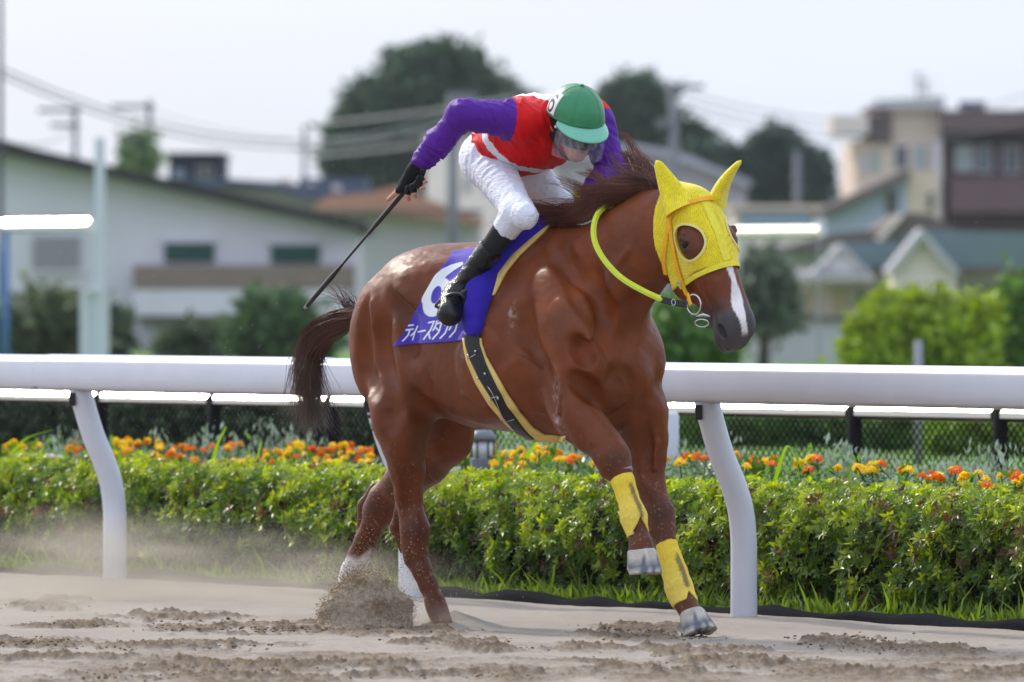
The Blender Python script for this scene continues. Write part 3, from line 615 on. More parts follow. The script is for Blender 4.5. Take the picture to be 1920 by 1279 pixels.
# cream block behind the jockey
Y = 300; h5 = build_at(900, Y, 'cream_block', 'tall cream rendered block lit from the left behind the jockey', 'building')
addp(h5, 'wall', wallbox(MB(), 798,262,1060,600,Y,12,0), W_cream); addp(h5, 'cornice', wallbox(MB(), 792,256,1066,263,Y-.4,13), W_white)
for k_,x_ in enumerate((868,905,960)): window(h5, x_,330,x_+16,362,Y,W_grey)
h6 = build_at(1300, 285, 'pale_long_building', 'long pale grey building with low sloping roof behind the head of the horse', 'building')
addp(h6, 'wall', outline(MB(), [(1040,600),(1400,600),(1400,345),(1262,292),(1180,276),(1040,300)], 285, 10), W_grey); addp(h6, 'roof', outline(MB(), [(1030,296),(1180,268),(1270,284),(1410,340),(1408,350),(1262,296),(1180,280),(1030,306)], 284.3, 11.5), paintm('pale_metal_roof', (.42,.42,.47), .5))
# middle buildings
h7 = build_at(1460, 240, 'low_grey_block', 'low grey and tan block beyond the bright horizontal pipe on the right', 'building')
addp(h7, 'wall', wallbox(MB(), 1378,392,1545,640,240,8,0), W_pink); addp(h7, 'roof', wallbox(MB(), 1370,384,1550,393,239.6,9), W_beige); addp(h7, 'band', wallbox(MB(), 1390,400,1540,424,239.7,.25), paintm('blue_grey_band',(.28,.35,.44)))
for x_ in (1400,1440,1480): window(h7, x_,458,x_+26,480,240)
# beige and brown apartment block
Y = 262; h8 = build_at(1740, Y, 'apartment_block', 'beige and dark brown apartment block with projecting box balcony at upper right', 'building')
addp(h8, 'wall', wallbox(MB(), 1604,262,1768,460,Y,12,0), W_beige); addp(h8, 'stair_tower', wallbox(MB(), 1672,204,1766,262,Y,9), W_beige); addp(h8, 'roof_slab', outline(MB(), [(1634,196),(1640,188),(1770,180),(1772,204),(1672,204),(1640,202)], Y-.5, 10), W_grey)
addp(h8, 'box_balcony', wallbox(MB(), 1560,216,1628,252,Y-1.2,5), W_pink); addp(h8, 'recess', wallbox(MB(), 1629,214,1671,268,Y-.2,6), W_brown)
addp(h8, 'brown_wing', wallbox(MB(), 1768.5,240,1990,470,Y+.4,12,0), W_brown); addp(h8, 'roof_band', wallbox(MB(), 1766,206,1990,246,Y-.8,12), paintm('brown_band',(.13,.085,.085)))
addp(h8, 'balcony_band', wallbox(MB(), 1784,334,1990,398,Y-1.0,1.4), paintm('brown_band_low',(.15,.10,.10))); addp(h8, 'shade_band', wallbox(MB(), 1766,246.5,1990,258,Y-.5,.9), G_dark)
window(h8, 1790,272,1824,322,Y+.4,material('pale_pane',(.40,.47,.47),.2)); window(h8, 1830,274,1860,324,Y+.4,material('blue_pane',(.12,.17,.20),.2)); window(h8, 1880,274,1915,324,Y+.4)
window(h8, 1612,288,1626,325,Y,W_white); window(h8, 1632,284,1652,325,Y,material('green_pane',(.42,.46,.40),.3)); window(h8, 1676,272,1704,318,Y); window(h8, 1712,272,1740,318,Y,material('pale_pane2',(.36,.40,.42),.2)); addp(h8, 'drain_pipe', wallbox(MB(), 1752,262,1764,440,Y-.3,.28), W_white)
for x_ in (1803,1828): addp(h8, 'rooftop_unit', wallbox(MB(), x_,190,x_+20,206,Y+3,2), R_slate)
MB_ = MB(); p = at(1722,196,Y+2)
for dx,hh in ((0,1.0),(.22,.75)):
    MB_.tube([p+Vector((dx,0,0)), p+Vector((dx,0,hh))], .03, 5)
    for q in (.55,.8,1): MB_.box(p+Vector((dx,0,hh*q)), (.5,.03,.03))
addp(h8, 'aerial', MB_, M_arm)
# pale blue house with one long roof slope
Y = 225; h9 = build_at(1620, Y, 'pale_blue_house', 'pale blue house with a single dark roof slope before the apartment block', 'house')
addp(h9, 'wall', outline(MB(), [(1545,640),(1700,640),(1700,330),(1545,402)], Y, 8), W_blue); addp(h9, 'roof', outline(MB(), [(1538,394),(1700,318),(1708,322),(1706,332),(1545,406)], Y-.6, 9), R_brown); window(h9, 1660,356,1684,410,Y,G_dark)
addp(h9, 'annex', wallbox(MB(), 1700.5,326,1760,460,Y,5,0), W_beige); window(h9, 1738,360,1752,396,Y,W_brown)
# brown hip roofed house and the two teal roofed houses
Y = 196; h10 = build_at(1600, Y, 'brown_hip_roof_house', 'house with broad brown grey hipped roof behind the teal roofed houses', 'house')
addp(h10, 'wall', wallbox(MB(), 1470,470,1800,700,Y,8,0), W_grey); addp(h10, 'roof', outline(MB(), [(1445,472),(1560,438),(1650,430),(1695,398),(1745,402),(1810,440),(1810,478)], Y-.7, 9), R_brown); addp(h10, 'ridge', outline(MB(), [(1640,448),(1690,399),(1698,401),(1652,452)], Y-1.0, .25), W_pink)
Y = 172; h11 = build_at(1590, Y, 'teal_roof_house', 'smaller teal roofed house with white gable, left of the two', 'house')
addp(h11, 'wall', wallbox(MB(), 1462,506,1668,720,Y,7,0), W_pink); addp(h11, 'roof', outline(MB(), [(1575,456),(1690,452),(1725,500),(1600,502)], Y-.6, 8), R_teal); addp(h11, 'gable', outline(MB(), [(1530,512),(1578,466),(1626,512)], Y-1.0, .9), W_bright)
addp(h11, 'barge_board', outline(MB(), [(1520,514),(1578,456),(1636,514),(1626,514),(1578,467),(1532,514)], Y-1.2, 1.6), W_grey); addp(h11, 'canopy', wallbox(MB(), 1470,514,1640,527,Y-1.5,1.4), W_grey)
window(h11, 1560,540,1592,590,Y,material('warm_pane',(.70,.56,.30),.4)); window(h11, 1600,545,1650,598,Y); window(h11, 1478,548,1536,590,Y,W_beige); addp(h11, 'garage', wallbox(MB(), 1465,606,1560,660,Y-.5,.45), W_brown)
Y = 168; h12 = build_at(1800, Y, 'teal_roof_house', 'larger teal roofed house with tall pale pink gable at the right edge', 'house')
addp(h12, 'wall', wallbox(MB(), 1672,500,1960,720,Y,8,0), W_pink); addp(h12, 'roof', outline(MB(), [(1728,432),(1960,436),(1960,500),(1780,500)], Y-.7, 9), R_teal); addp(h12, 'gable', outline(MB(), [(1676,620),(1676,510),(1730,448),(1792,510),(1792,620)], Y-1.4, 1.3), W_pink)
addp(h12, 'barge_board', outline(MB(), [(1662,510),(1728,428),(1802,512),(1790,516),(1729,446),(1674,514)], Y-1.7, 2), W_grey); window(h12, 1700,545,1768,610,Y-1.4,material('dim_pane',(.30,.31,.26),.3)); window(h12, 1800,530,1905,610,Y,G_dark); addp(h12, 'eave', wallbox(MB(), 1794,500,1960,512,Y-.8,.7), R_brown)
h13 = build_at(1420, 160, 'garden_wall', 'low grey concrete wall beyond the infield behind the muzzle of the horse', 'wall'); addp(h13, 'wall', wallbox(MB(), 1395,600,1600,720,160,.4,0), W_grey); addp(h13, 'coping', wallbox(MB(), 1390,594,1605,601,159.9,.6), W_brown)
# ---------------------------------------------------------------- trees
M_tree = leaf_material('tree_leaf', 'col', .6, .2)
def crown_mesh(blobs, n, L, col0, seed, name='crown'):
    """leaf clumps spread through several lobes; blobs: centre, radii"""
    r = np.random.default_rng(seed); P = []; D = []; K = []
    tot = sum(b[1][0]*b[1][2] for b in blobs)
    for c_,rad in blobs:
        m = int(n*rad[0]*rad[2]/tot)+20; d = unit(r.normal(size=(m,3))); q = .72+.33*r.random(m)**1.0; q *= 1+.10*np.sin(d[:,0]*7+seed)+.10*np.sin(d[:,2]*9+seed*2)+.08*np.sin(d[:,1]*8)
        P.append(np.array(c_)+d*q[:,None]*np.array(rad)); D.append(unit(d*.5+r.normal(size=(m,3))*.8)); K.append(.75+.5*r.random(m))
    P, D, K = np.concatenate(P), np.concatenate(D), np.concatenate(K); m = len(P)
    # twigs of several leaves at each place
    k = 3; rep = np.repeat(np.arange(m),k); D2 = unit(D[rep]+r.normal(size=(m*k,3))*.7); P2 = P[rep]+r.normal(size=(m*k,3))*L*.5
    C = np.array(col0)*(K[rep]*r.uniform(.6,1.4,m*k))[:,None]
    return leaves_mesh(name, P2, D2, unit(r.normal(size=(m*k,3))), L*r.uniform(.6,1.3,m*k), L*r.uniform(.45,.8,m*k), C)
def tree(name, label, cat, px, Y, lobes, n, L, col0, seed, group=None, trunk=True):
    o = build_at(px, Y, name, label, cat, group); B = []
    for x_,y_,rx,ry in lobes: p = at(x_,y_,Y)-o.location; k_ = Y/15400; B.append(((p.x,p.y,p.z),(rx*k_,(rx+ry)/2*k_,ry*k_)))
    me = crown_mesh(B, n, L, col0, seed); f = link('crown', me, M_tree, o); f['kind'] = 'stuff'
    core = MB()
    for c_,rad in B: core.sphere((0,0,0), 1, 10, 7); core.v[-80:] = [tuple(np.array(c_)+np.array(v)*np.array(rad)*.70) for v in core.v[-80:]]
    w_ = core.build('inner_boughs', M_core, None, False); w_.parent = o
    if trunk:
        zt = max(c_[2] for c_,_ in B); rt = max(.12, B[0][1][0]*.09); b = MB().tube([(0,0,-.2),(rt*.3,0,zt*.3),(0,0,zt*.8)], [rt,rt*.8,rt*.35], 8)
        for c_,rad in B: b.tube([(0,0,zt*.3),(c_[0]*.5,c_[1]*.5,(zt*.3+c_[2])/2),c_], [rt*.5,rt*.35,rt*.12], 6)
        b.build('trunk', M_stem, None, True).parent = o
    return o
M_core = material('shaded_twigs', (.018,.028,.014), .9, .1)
tree('broad_tree', 'huge round dark green tree rising behind the jockey', 'tree', 790, 330, [(800,243,126,103),(700,273,75,68),(870,198,79,77),(800,158,75,64),(720,223,71,55),(930,223,63,51),(660,293,42,47),(840,128,58,38),(960,198,33,25)], 7000, .48, (.042,.088,.042), 1)
tree('round_tree', 'smaller round dark tree right of the green helmet', 'tree', 1190, 340, [(1190,238,60,73),(1150,223,37,47),(1230,248,33,51),(1195,183,46,30),(1290,270,42,32),(1255,293,50,34)], 3200, .46, (.042,.085,.044), 2)
tree('tree_belt', 'flat topped dark belt of trees between the utility pole and the apartment block', 'trees', 1430, 320, [(1350,333,58,47),(1430,333,58,49),(1500,338,42,49),(1455,276,31,25),(1520,353,21,51),(1320,318,33,30)], 3000, .46, (.032,.068,.044), 3)
tree('thin_conifer', 'pale green conifer tip beyond the roof of the white house', 'tree', 255, 250, [(255,310,16,30),(257,285,9,20)], 260, .4, (.16,.24,.09), 4)
tree('garden_bush', 'dark olive bush at the left foot of the white house', 'bush', 80, 140, [(95,605,50,40),(40,630,48,34),(130,640,42,30)], 520, .34, (.10,.13,.06), 5)
tree('garden_bush', 'low bush under the doorway of the white house', 'bush', 370, 150, [(365,655,42,22),(340,662,30,16)], 500, .25, (.075,.105,.05), 6)
tree('garden_bush', 'round green bush beneath the balcony near the whip tip', 'bush', 525, 148, [(525,608,52,40),(490,636,36,30),(570,640,42,32)], 620, .32, (.07,.13,.045), 7)
tree('garden_bush', 'narrow dark shrub beside the tall pale blue pole', 'bush', 205, 142, [(205,640,16,45)], 200, .25, (.05,.08,.04), 71)
tree('bright_bush', 'sunlit lime green bush before the teal roofed houses', 'bush', 1690, 92, [(1665,632,52,48),(1735,628,54,44),(1800,648,50,36),(1640,662,42,34),(1700,588,22,30),(1830,600,16,28),(1655,585,12,24),(1760,585,12,22)], 1700, .17, (.30,.40,.035), 8)
tree('bright_bush', 'green shrub cut by the right edge of the picture', 'bush', 1905, 96, [(1905,610,40,70),(1890,660,48,40)], 800, .17, (.11,.21,.03), 9)
tree('green_bush', 'fresh green bush behind the chest and muzzle of the horse', 'bush', 1285, 100, [(1275,625,45,42),(1320,655,50,38),(1250,660,40,40)], 900, .18, (.10,.21,.03), 10)
tree('dark_conifer', 'dark tree behind the blaze of the horse', 'tree', 1430, 150, [(1432,530,30,42),(1405,560,28,38),(1450,580,30,36)], 520, .26, (.10,.135,.085), 12)
tree('box_hedge', 'long dark box hedge beyond the fence at the left', 'hedge', 330, 62, [(x_,800,66,92) for x_ in range(-120,860,75)], 5200, .075, (.11,.14,.075), 13, None, False)
for i_,(x_,y_,rx,ry,Y_,c_) in enumerate(((1835,825,85,48,70,(.19,.30,.035)),(1690,830,70,50,72,(.08,.16,.03)),(1560,815,110,55,74,(.075,.16,.028)),(1395,820,120,60,74,(.085,.17,.03)),(1270,830,80,50,75,(.075,.15,.03)),(1960,840,60,45,70,(.16,.26,.035)))):
    tree('clipped_shrub', ('yellow green dome shrub beyond the fence near the right edge','mid green dome shrub beside the grey stake beyond the fence','broad green shrub beyond the fence right of the white post','broad green shrub beyond the fence behind the white gooseneck post','green shrub beyond the fence behind the forelegs of the horse','pale green dome shrub at the very right edge beyond the fence')[i_], 'shrub', x_, Y_, [(x_,y_,rx,ry),(x_-rx*.4,y_+15,rx*.6,ry*.8),(x_+rx*.4,y_+12,rx*.6,ry*.8)], 1300, .085, c_, 20+i_, None, False)
o = MB().tube([(0,0,0),(0,0,1.0)], .035, 8).build('grey_stake', paintm('weathered_grey',(.30,.29,.33)), None, True); p = at(1722,HORIZON,66); o.location = (p.x,66,-.03); tag(o, 'weathered grey stake beyond the fence at the right', 'stake')
# ---------------------------------------------------------------- pale blue barrier posts and bright pipes
M_pale = material('pale_blue_paint', (.60,.63,.70), .4, .5)
p = at(187,HORIZON,112); bar = empty('barrier_mast', (p.x,112,0), 0, 'tall pale blue mast with white stepped foot left of the white house windows', 'mast')
def mastbox(name,x0,y0,x1,y1,m,d=.12,Y=112,base=None): a_ = MB(); wallbox(a_,x0,y0,x1,y1,Y,d,base); return addp(bar,name,a_,m,.01)
mastbox('mast',178,258,196,700,M_pale,.12,112,-.2); mastbox('foot',150,545,165,700,M_white,.12,112,-.2); mastbox('foot_panel',165.5,548,177.5,700,M_pale,.08,112.02,-.2); mastbox('foot_post',196.5,560,204,700,M_white,.1,112,-.2); mastbox('bracket',163,542,182,550,M_white,.1,111.9)
def pipe(name, px0, px1, py, Y, r, label, rot=0.0):
    a_ = at(px0,py,Y); d_ = Vector((FD.x*math.cos(rot)-FD.y*math.sin(rot), FD.x*math.sin(rot)+FD.y*math.cos(rot), 0)); L = (at(px1,py,Y).x-a_.x)/d_.x
    o = empty(name, a_, 0, label, 'pipe'); MB().tube([(0,0,0), d_*L], r*1.15, 8, True, PIPEUP).build('tube', M_pipe, None, False).parent = o; return o, d_*L
o,e_ = pipe('bright_pipe', 10, 181, 424, 112, .068, 'glinting horizontal metal pipe between blue pole and tall mast at the left')
c_ = MB().tube([(0,0,-.05),(0,0,-a_z) if False else (0,0,-2.3)], .055, 10).build('upright', material('blue_paint',(.07,.17,.40),.45), None, True); c_.parent = o
M_pole_thin = paintm('thin_grey_post', (.33,.34,.36))
o,e_ = pipe('bright_pipe', 1384, 1532, 436, 104, .062, 'glinting horizontal metal pipe behind the face of the horse', .075)
for t_ in (.02,.98): q_ = MB().tube([e_*t_+Vector((0,0,-.05)), e_*t_+Vector((0,0,-2.1))], .012, 8).build('upright', M_pole_thin, None, True); q_.parent = o
# ---------------------------------------------------------------- utility poles and wires
M_pole = material('grey_concrete_pole', (.20,.20,.22), .8, .2); M_wire = material('wire', (.20,.20,.21), .6)
def upole(px, ytop, Y, rpx, label, arms=(), boxes=(), m=M_pole):
    p = at(px,HORIZON,Y); o = empty('utility_pole', (p.x,Y,0), 0, label, 'utility pole'); zt = at(px,ytop,Y).z; r_ = rpx*Y/15400
    MB().tube([(0,0,-.3),(0,0,zt)], [r_*1.15,r_*.85], 10).build('pole', m, None, True).parent = o
    for x0,x1,y_ in arms: a_,b_ = at(x0,y_,Y), at(x1,y_,Y); MB().box(((a_.x+b_.x)/2-p.x, -r_-.05, a_.z), (b_.x-a_.x, .10, .12)).build('crossarm', M_arm, None, False).parent = o
    for x0,y0,x1,y1 in boxes: mb = MB(); wallbox(mb,x0,y0,x1,y1,Y-.35,.5); addp(o,'transformer',mb,m)
    return o
upole(1, -60, 150, 5, 'dark utility pole cut by the left edge of the picture', m=paintm('dark_pole',(.07,.075,.085)))
upole(141, 202, 245, 6, 'thin utility pole with crossarm to its left, nearest the dark left edge pole', [(72,150,207),(95,150,235)])
upole(280, 188, 250, 6, 'utility pole with crossarm and dark transformer left of the navy box building', [(210,290,200),(228,290,255)], [(232,250,252,270)])
upole(571, 235, 300, 5, 'faint distant utility pole above the slate roofed shed', [(545,600,278)])
upole(849, 175, 205, 11, 'thick concrete utility pole rising behind the jockey arm', [(815,880,250)], [(848,172,895,192)])
upole(1263, 158, 230, 10, 'utility pole with crossarm above the ears of the horse', [(1255,1320,163)], [(1232,222,1250,240)])
upole(1494, 285, 280, 7, 'short pole before the dark belt of trees', [])
def wire(p0, p1, sag, r, label, grp='overhead wires'):
    a_, b_ = Vector(p0), Vector(p1); P = [a_.lerp(b_,t)+Vector((0,0,-sag*4*t*(1-t))) for t in np.linspace(0,1,14)]; o = empty('overhead_wire', a_, 0, label, 'wire', grp); MB().tube([q-a_ for q in P], r, 5).build('cable', M_wire, None, True).parent = o
for dy,lb in ((0,'upper'),(14,'lower')): wire(at(2,128+dy,150), at(849,210+dy,205), 1.0, .022, f'{lb} of the pair of wires sagging from the dark left pole over the white house')
wire(at(280,205,250), at(849,240,205), .6, .02, 'single wire from the transformer pole to the thick concrete pole')
wire(at(141,235,245), at(2,262,150), .3, .02, 'short wire rising from the thin pole to the dark left pole')
for dy,lb in ((0,'top'),(16,'middle'),(30,'bottom')): wire(at(1263,165+dy,230), at(2000,150+dy*1.6,262), 1.1, .022, f'{lb} wire of three running right from the pole above the horse ears')
for dy,lb in ((0,'upper'),(60,'lower')): wire(at(600,232+dy,298), at(990,178+dy,260), .1, .05, f'{lb} cable crossing in front of the huge round tree')
# ================================================================ the horse
HA = math.radians(50)
HD = Vector((math.cos(HA), -math.sin(HA), 0)); HN = Vector((-math.sin(HA), -math.cos(HA), 0))   # heading, right-hand side
HO = at(1165, 700, 32.6); HO0 = Vector((HO.x, HO.y, 0))
def to_h(p): d = Vector(p)-HO0; return np.array((d.dot(HD), -d.dot(HN), p[2]))
def from_h(q): return HO0 + HD*float(q[0]) - HN*float(q[1]) + Vector((0,0,float(q[2])))
def hp(px, py, s): return to_h(on_plane(px, py, HO, HN, s))       # s: metres to the horse's right of its midline
LAT = (0,1,0)
def A3(a, s, z): return np.array((a, -s, z))
horse = empty('horse', HO0, -HA, 'chestnut racehorse galloping on the sand in a yellow mesh hood', 'horse')
HB = []
def E(c, r, k=.06, axes=None, sub=False): HB.append(Ell(c, r, axes, k, sub))
def Cn(p, r, q, r2, k=.05, f=None, sub=False): HB.append(Cone(p, r, q, r2, k, LAT if f else None, f or 1.0, sub))
# trunk
E(A3(-.44,0,1.185), (.42,.265,.415), .1)
E(A3(-.80,0,1.165), (.46,.30,.365), .12)
E(A3(-1.14,0,1.21), (.38,.265,.325), .12)
E(A3(-.42,0,1.50), (.24,.075,.115), .12)                            # withers
E(A3(-.9,0,1.42), (.40,.15,.11), .1)                              # back and loin
E(A3(-.15,0,1.10), (.24,.22,.32), .1)                             # chest
for s in (1, -1):
    E(A3(-1.10, s*.13, 1.31), (.28,.155,.20), .08, axes_of((1,0,.22)))     # gluteal
    E(A3(-1.345, s*.135, 1.13), (.135,.125,.25), .08)                     # buttock
    E(A3(-.62, s*.20, 1.1), (.30,.10,.26), .1)                            # ribs
    E(A3(-.13, s*.125, .99), (.13,.10,.12), .05)                          # breast muscle
    E(A3(-1.04, s*.235, 1.375), (.075,.05,.06), .09)                        # point of hip
E(A3(-1.46,0,1.33), (.15,.06,.08), .08, axes_of((1,0,.45)))                           # dock
# near shoulder (right)
def shoulder(s, pa, pz, pe):
    HB.append(Cone(pa, .085, pz, .125, .10, LAT, .65)); HB.append(Cone(pz, .12, pe, .105, .045, LAT, .8))
shoulder(1, hp(1030,520,.10), hp(1085,640,.16), hp(1066,745,.185))
shoulder(-1, A3(-.36,-.10,1.38), A3(-.10,-.15,1.09), A3(-.18,-.165,.90))
E(hp(1052,720,.215), (.075,.05,.14), .04, axes_of((1,0,.5)))        # triceps
E(hp(1040,600,.20), (.09,.05,.2), .06, axes_of((.94,0,.3)))
# leg chains: rows of left edge, right edge, y (image), lateral place
def chain(rows, k=.03, f=None, k0=.06):
    P = [(hp((l+r)/2, (yl+yr)/2, s), math.hypot(r-l, yr-yl)/2/462.0) for l, yl, r, yr, s in rows]
    for i in range(len(P)-1): Cn(P[i][0], P[i][1], P[i+1][0], P[i+1][1], k0 if i == 0 else k, f)
    return P
near_fore = [(1034,762,1098,722,.195),(1046,800,1110,752,.19),(1062,818,1124,776,.185),(1085,834,1141,799,.18),(1109,848,1162,823,.175),(1119,866,1177,847,.17),(1128,882,1181,868,.165),(1145,890,1181,882,.16)]
near_fore2 = [(1145,890,1180,884,.16),(1152,908,1185,900,.16),(1160,930,1192,928,.155),(1167,958,1202,954,.155),(1168,975,1209,967,.15),(1176,991,1208,985,.15),(1182,1004,1211,998,.145),(1182,1020,1221,1016,.145),(1178,1038,1229,1034,.145)]
far_fore = [(1170,770,1254,770,-.165),(1170,827,1250,827,-.165),(1182,859,1246,861,-.165),(1193,911,1245,905,-.16),(1205,942,1251,936,-.16),(1212,962,1262,962,-.16),(1217,990,1264,987,-.155),(1230,1020,1267,1013,-.15)]
far_fore2 = [(1232,1022,1267,1016,-.15),(1240,1052,1274,1044,-.145),(1246,1078,1284,1068,-.145),(1252,1108,1294,1095,-.14),(1260,1126,1298,1113,-.14),(1270,1142,1303,1126,-.135),(1276,1156,1316,1145,-.13)]
near_hind = [(690,760,812,725,.20),(703,812,804,775,.20),(718,834,798,834,.19),(732,886,795,882,.17),(742,931,790,928,.15),(751,965,793,963,.14),(752,992,804,994,.135),(755,1022,802,1022,.13),(760,1048,800,1044,.13),(776,1076,809,1068,.125),(789,1102,819,1096,.12),(800,1134,832,1126,.12),(806,1152,837,1142,.12),(812,1172,848,1164,.12)]
far_hind = [(800,740,900,760,-.17),(790,800,880,845,-.18),(757,846,838,884,-.17),(725,886,790,925,-.155),(694,925,751,948,-.14),(682,955,738,968,-.13),(678,990,718,990,-.13),(666,1020,704,1012,-.125),(653,1048,692,1041,-.125),(641,1074,681,1068,-.12),(632,1098,672,1100,-.12),(628,1120,668,1130,-.12)]
chain(near_fore); chain(near_fore2, .02, None, .02)
chain(far_fore); chain(far_fore2, .02, None, .02)
Pn = chain(near_hind, .03, None, .09); chain(far_hind, .03, None, .08)
HB.append(Cone(hp(752,940,.15), .022, hp(744,990,.14), .024, .025)); HB.append(Cone(hp(744,990,.14), .024, hp(756,1030,.13), .018, .025))      # point of hock
HB.append(Cone(hp(702,915,-.15), .022, hp(684,948,-.14), .026, .025)); HB.append(Cone(hp(684,948,-.14), .026, hp(676,990,-.13), .018, .025))
# neck: crest and throat given by their outline on the midline
for (x0,y0,x1,y1,r0,r1,f0) in [(1085,575,1140,520,.235,.20,.62),(1140,520,1190,472,.20,.168,.58),(1190,472,1238,428,.168,.14,.58),(1238,428,1272,408,.14,.115,.6)]:
    HB.append(Cone(hp(x0,y0,0), r0, hp(x1,y1,0), r1, .08, LAT, f0))
# head in its own axes: f down the face, x to its right, u out of the forehead
HF = Vector((.178, -.14, -.50)).normalized(); HX = Vector((-.86, -.475, -.17)); HX = (HX - HF*HX.dot(HF)).normalized(); HU = HF.cross(HX)
if HU.z < 0 and HU.y > 0: HU = -HU
HP0 = on_plane(1314, 364, HO, HN, 0)
def W(f, x, u): return to_h(HP0 + HF*f + HX*x + HU*u)
def vloc(v): return np.array((v.dot(HD), -v.dot(HN), v.z))
HAX = np.array([vloc(HF), vloc(HX), vloc(HU)])
HEAD = []
def HE(f, x, u, r, k=.04, sub=False, ax=None): HEAD.append(Ell(W(f,x,u), r, HAX if ax is None else ax, k, sub))
def HC(a, r, b, r2, k=.04, f=None, sub=False): HEAD.append(Cone(W(*a), r, W(*b), r2, k, HAX[1] if f else None, f or 1.0, sub))
HE(.05,0,-.085,(.10,.090,.085))
HE(.17,0,-.075,(.15,.097,.075))
HC((.12,0,-.10),.085,(.30,0,-.095),.075,.05,.9)
for s in (1,-1):
    HE(.185,s*.082,-.062,(.058,.032,.042),.03)
    HE(.20,s*.056,-.185,(.125,.042,.125),.04)
    HC((.22,s*.072,-.10),.012,(.38,s*.046,-.085),.010,.03)
    HE(.245,s*.052,-.255,(.10,.040,.075),.04)
    HC((.27,s*.050,-.26),.024,(.38,s*.040,-.180),.020,.05)
    HE(.535,s*.044,-.088,(.046,.028,.040),.025)
    HC((.35,s*.040,-.06),.018,(.50,s*.036,-.05),.018,.03)
HC((.18,0,-.052),.055,(.50,0,-.066),.034,.05)
HC((.27,0,-.135),.078,(.50,0,-.110),.060,.06,.78)
HC((.30,0,-.222),.044,(.54,0,-.192),.036,.05)
HE(.520,0,-.112,(.070,.060,.072),.04)
HE(.585,0,-.138,(.030,.048,.044),.03)
HE(.550,0,-.205,(.048,.040,.034),.03)
for s in (1,-1):
    HE(.542,s*.072,-.092,(.032,.030,.024),.008,True)
    HE(.168,s*.114,-.062,(.026,.014,.019),.014,True)
    HC((.140,s*.110,-.075),.008,(.146,s*.119,-.052),.009,.012); HC((.146,s*.119,-.052),.009,(.166,s*.116,-.036),.007,.012); HC((.196,s*.108,-.078),.006,(.192,s*.114,-.052),.006,.012); HC((.140,s*.108,-.075),.007,(.160,s*.104,-.092),.006,.012)
HC((.597,.05,-.150),.006,(.597,-.05,-.150),.006,.012,None,True)       # line of the mouth
for s in (1,-1): HC((.595,s*.050,-.150),.006,(.48,s*.062,-.155),.005,.012,None,True)
HB += HEAD
# grooves that model the muscles
g = Grid((-2.05,-.42,-.03), (.78,.42,1.86), .0065)
g.add(HB)
VIEW = lambda px, py: vloc(ray(px, py).normalized())
def sample(G, X):
    q = (X-G.lo)/G.h; i = np.clip(np.floor(q).astype(int), 0, G.n-2); f = q-i; out = 0
    for a in (0,1):
        for b in (0,1):
            for c in (0,1):
                w = (f[...,0] if a else 1-f[...,0])*(f[...,1] if b else 1-f[...,1])*(f[...,2] if c else 1-f[...,2])
                out = out + w*G.D[i[...,0]+a, i[...,1]+b, i[...,2]+c]
    return out
def grad(G, X, e=.012):
    n = np.stack([sample(G, X+np.eye(3)[i]*e)-sample(G, X-np.eye(3)[i]*e) for i in range(3)], -1)
    return n/np.maximum(np.linalg.norm(n, axis=-1, keepdims=True), 1e-9)
def surf(px, py, G=None, off=0.0, near=None):
    """first place where the sight line through a traced point meets the body (or passes closest to it), with the normal there"""
    G = G or g; o = to_h((0,0,CAMH)); d = VIEW(px, py)
    t = np.arange(31.2, 35.4, .004); X = o + t[:,None]*d
    ins = ((X > G.lo) & (X < G.lo+(G.n-1)*G.h)).all(1); t = t[ins]; X = X[ins]; D = sample(G, X) - off
    hit = np.nonzero(D < 0)[0]
    if len(hit) and hit[0] > 0:
        k = hit[0]; f = D[k-1]/(D[k-1]-D[k]); p = X[k-1]+(X[k]-X[k-1])*f
    else: p = X[np.argmin(D)]
    return p, grad(G, p)
HB2 = []
def groove(pts, r, depth=.35, k=.05):
    """a furrow between two muscles, fading at its ends"""
    S = [surf(*q) for q in pts]; Q = spline([p for p,_ in S], 3); Nq = spline([n for _,n in S], 3); m = len(Q)-1
    w = [.25+.75*math.sin(math.pi*min(max(i/m,.0),1))**.7 if m else 1 for i in range(m+1)]
    P = [p + n*r*(1-(depth+.13)*w[i]) for i,(p,n) in enumerate(zip(Q,Nq))]
    for i in range(m): HB2.append(Cone(P[i], r*(.5+.5*w[i]), P[i+1], r*(.5+.5*w[i+1]), k*1.05, None, 1.0, True))
def ridge(pts, r, up=.5, k=.014):
    up -= .12; r *= 1.15; k = .022
    """a vein, tendon or muscle edge standing proud"""
    P = [p - n*r*(1-up) for p, n in (surf(*q) for q in pts)]
    for a, b in zip(P[:-1], P[1:]): HB2.append(Cone(a, r, b, r, k))
def bulge(px, py, r, sink=.7, along=(0,0,1), k=.065):
    p, n = surf(px, py); a = np.array(along, float); a -= a.dot(n)*n; a /= np.linalg.norm(a)
    HB2.append(Ell(p - n*r[2]*sink, r, np.array([a, np.cross(n, a), n]), k))
bulge(1062,640,(.16,.075,.030),.75,vloc(Vector((-.2,0,1)))); bulge(1010,640,(.13,.06,.03),.6,vloc(Vector((.1,0,1))))
bulge(1122,690,(.11,.08,.040),.85); bulge(1195,715,(.08,.06,.045),.6)
bulge(760,640,(.15,.07,.035),.6,vloc(Vector((.15,0,1)))); bulge(700,640,(.16,.05,.03),.6); bulge(800,530,(.13,.08,.03),.7,vloc(Vector((1,0,.2))))
bulge(1100,775,(.10,.045,.03),.65,vloc(Vector((.6,0,-.8)))); bulge(1215,790,(.10,.05,.03),.7)
bulge(755,830,(.11,.04,.025),.5)
bulge(1140,560,(.16,.06,.035),.55,vloc(Vector((.5,0,.4)))); bulge(1070,520,(.12,.07,.03),.6)
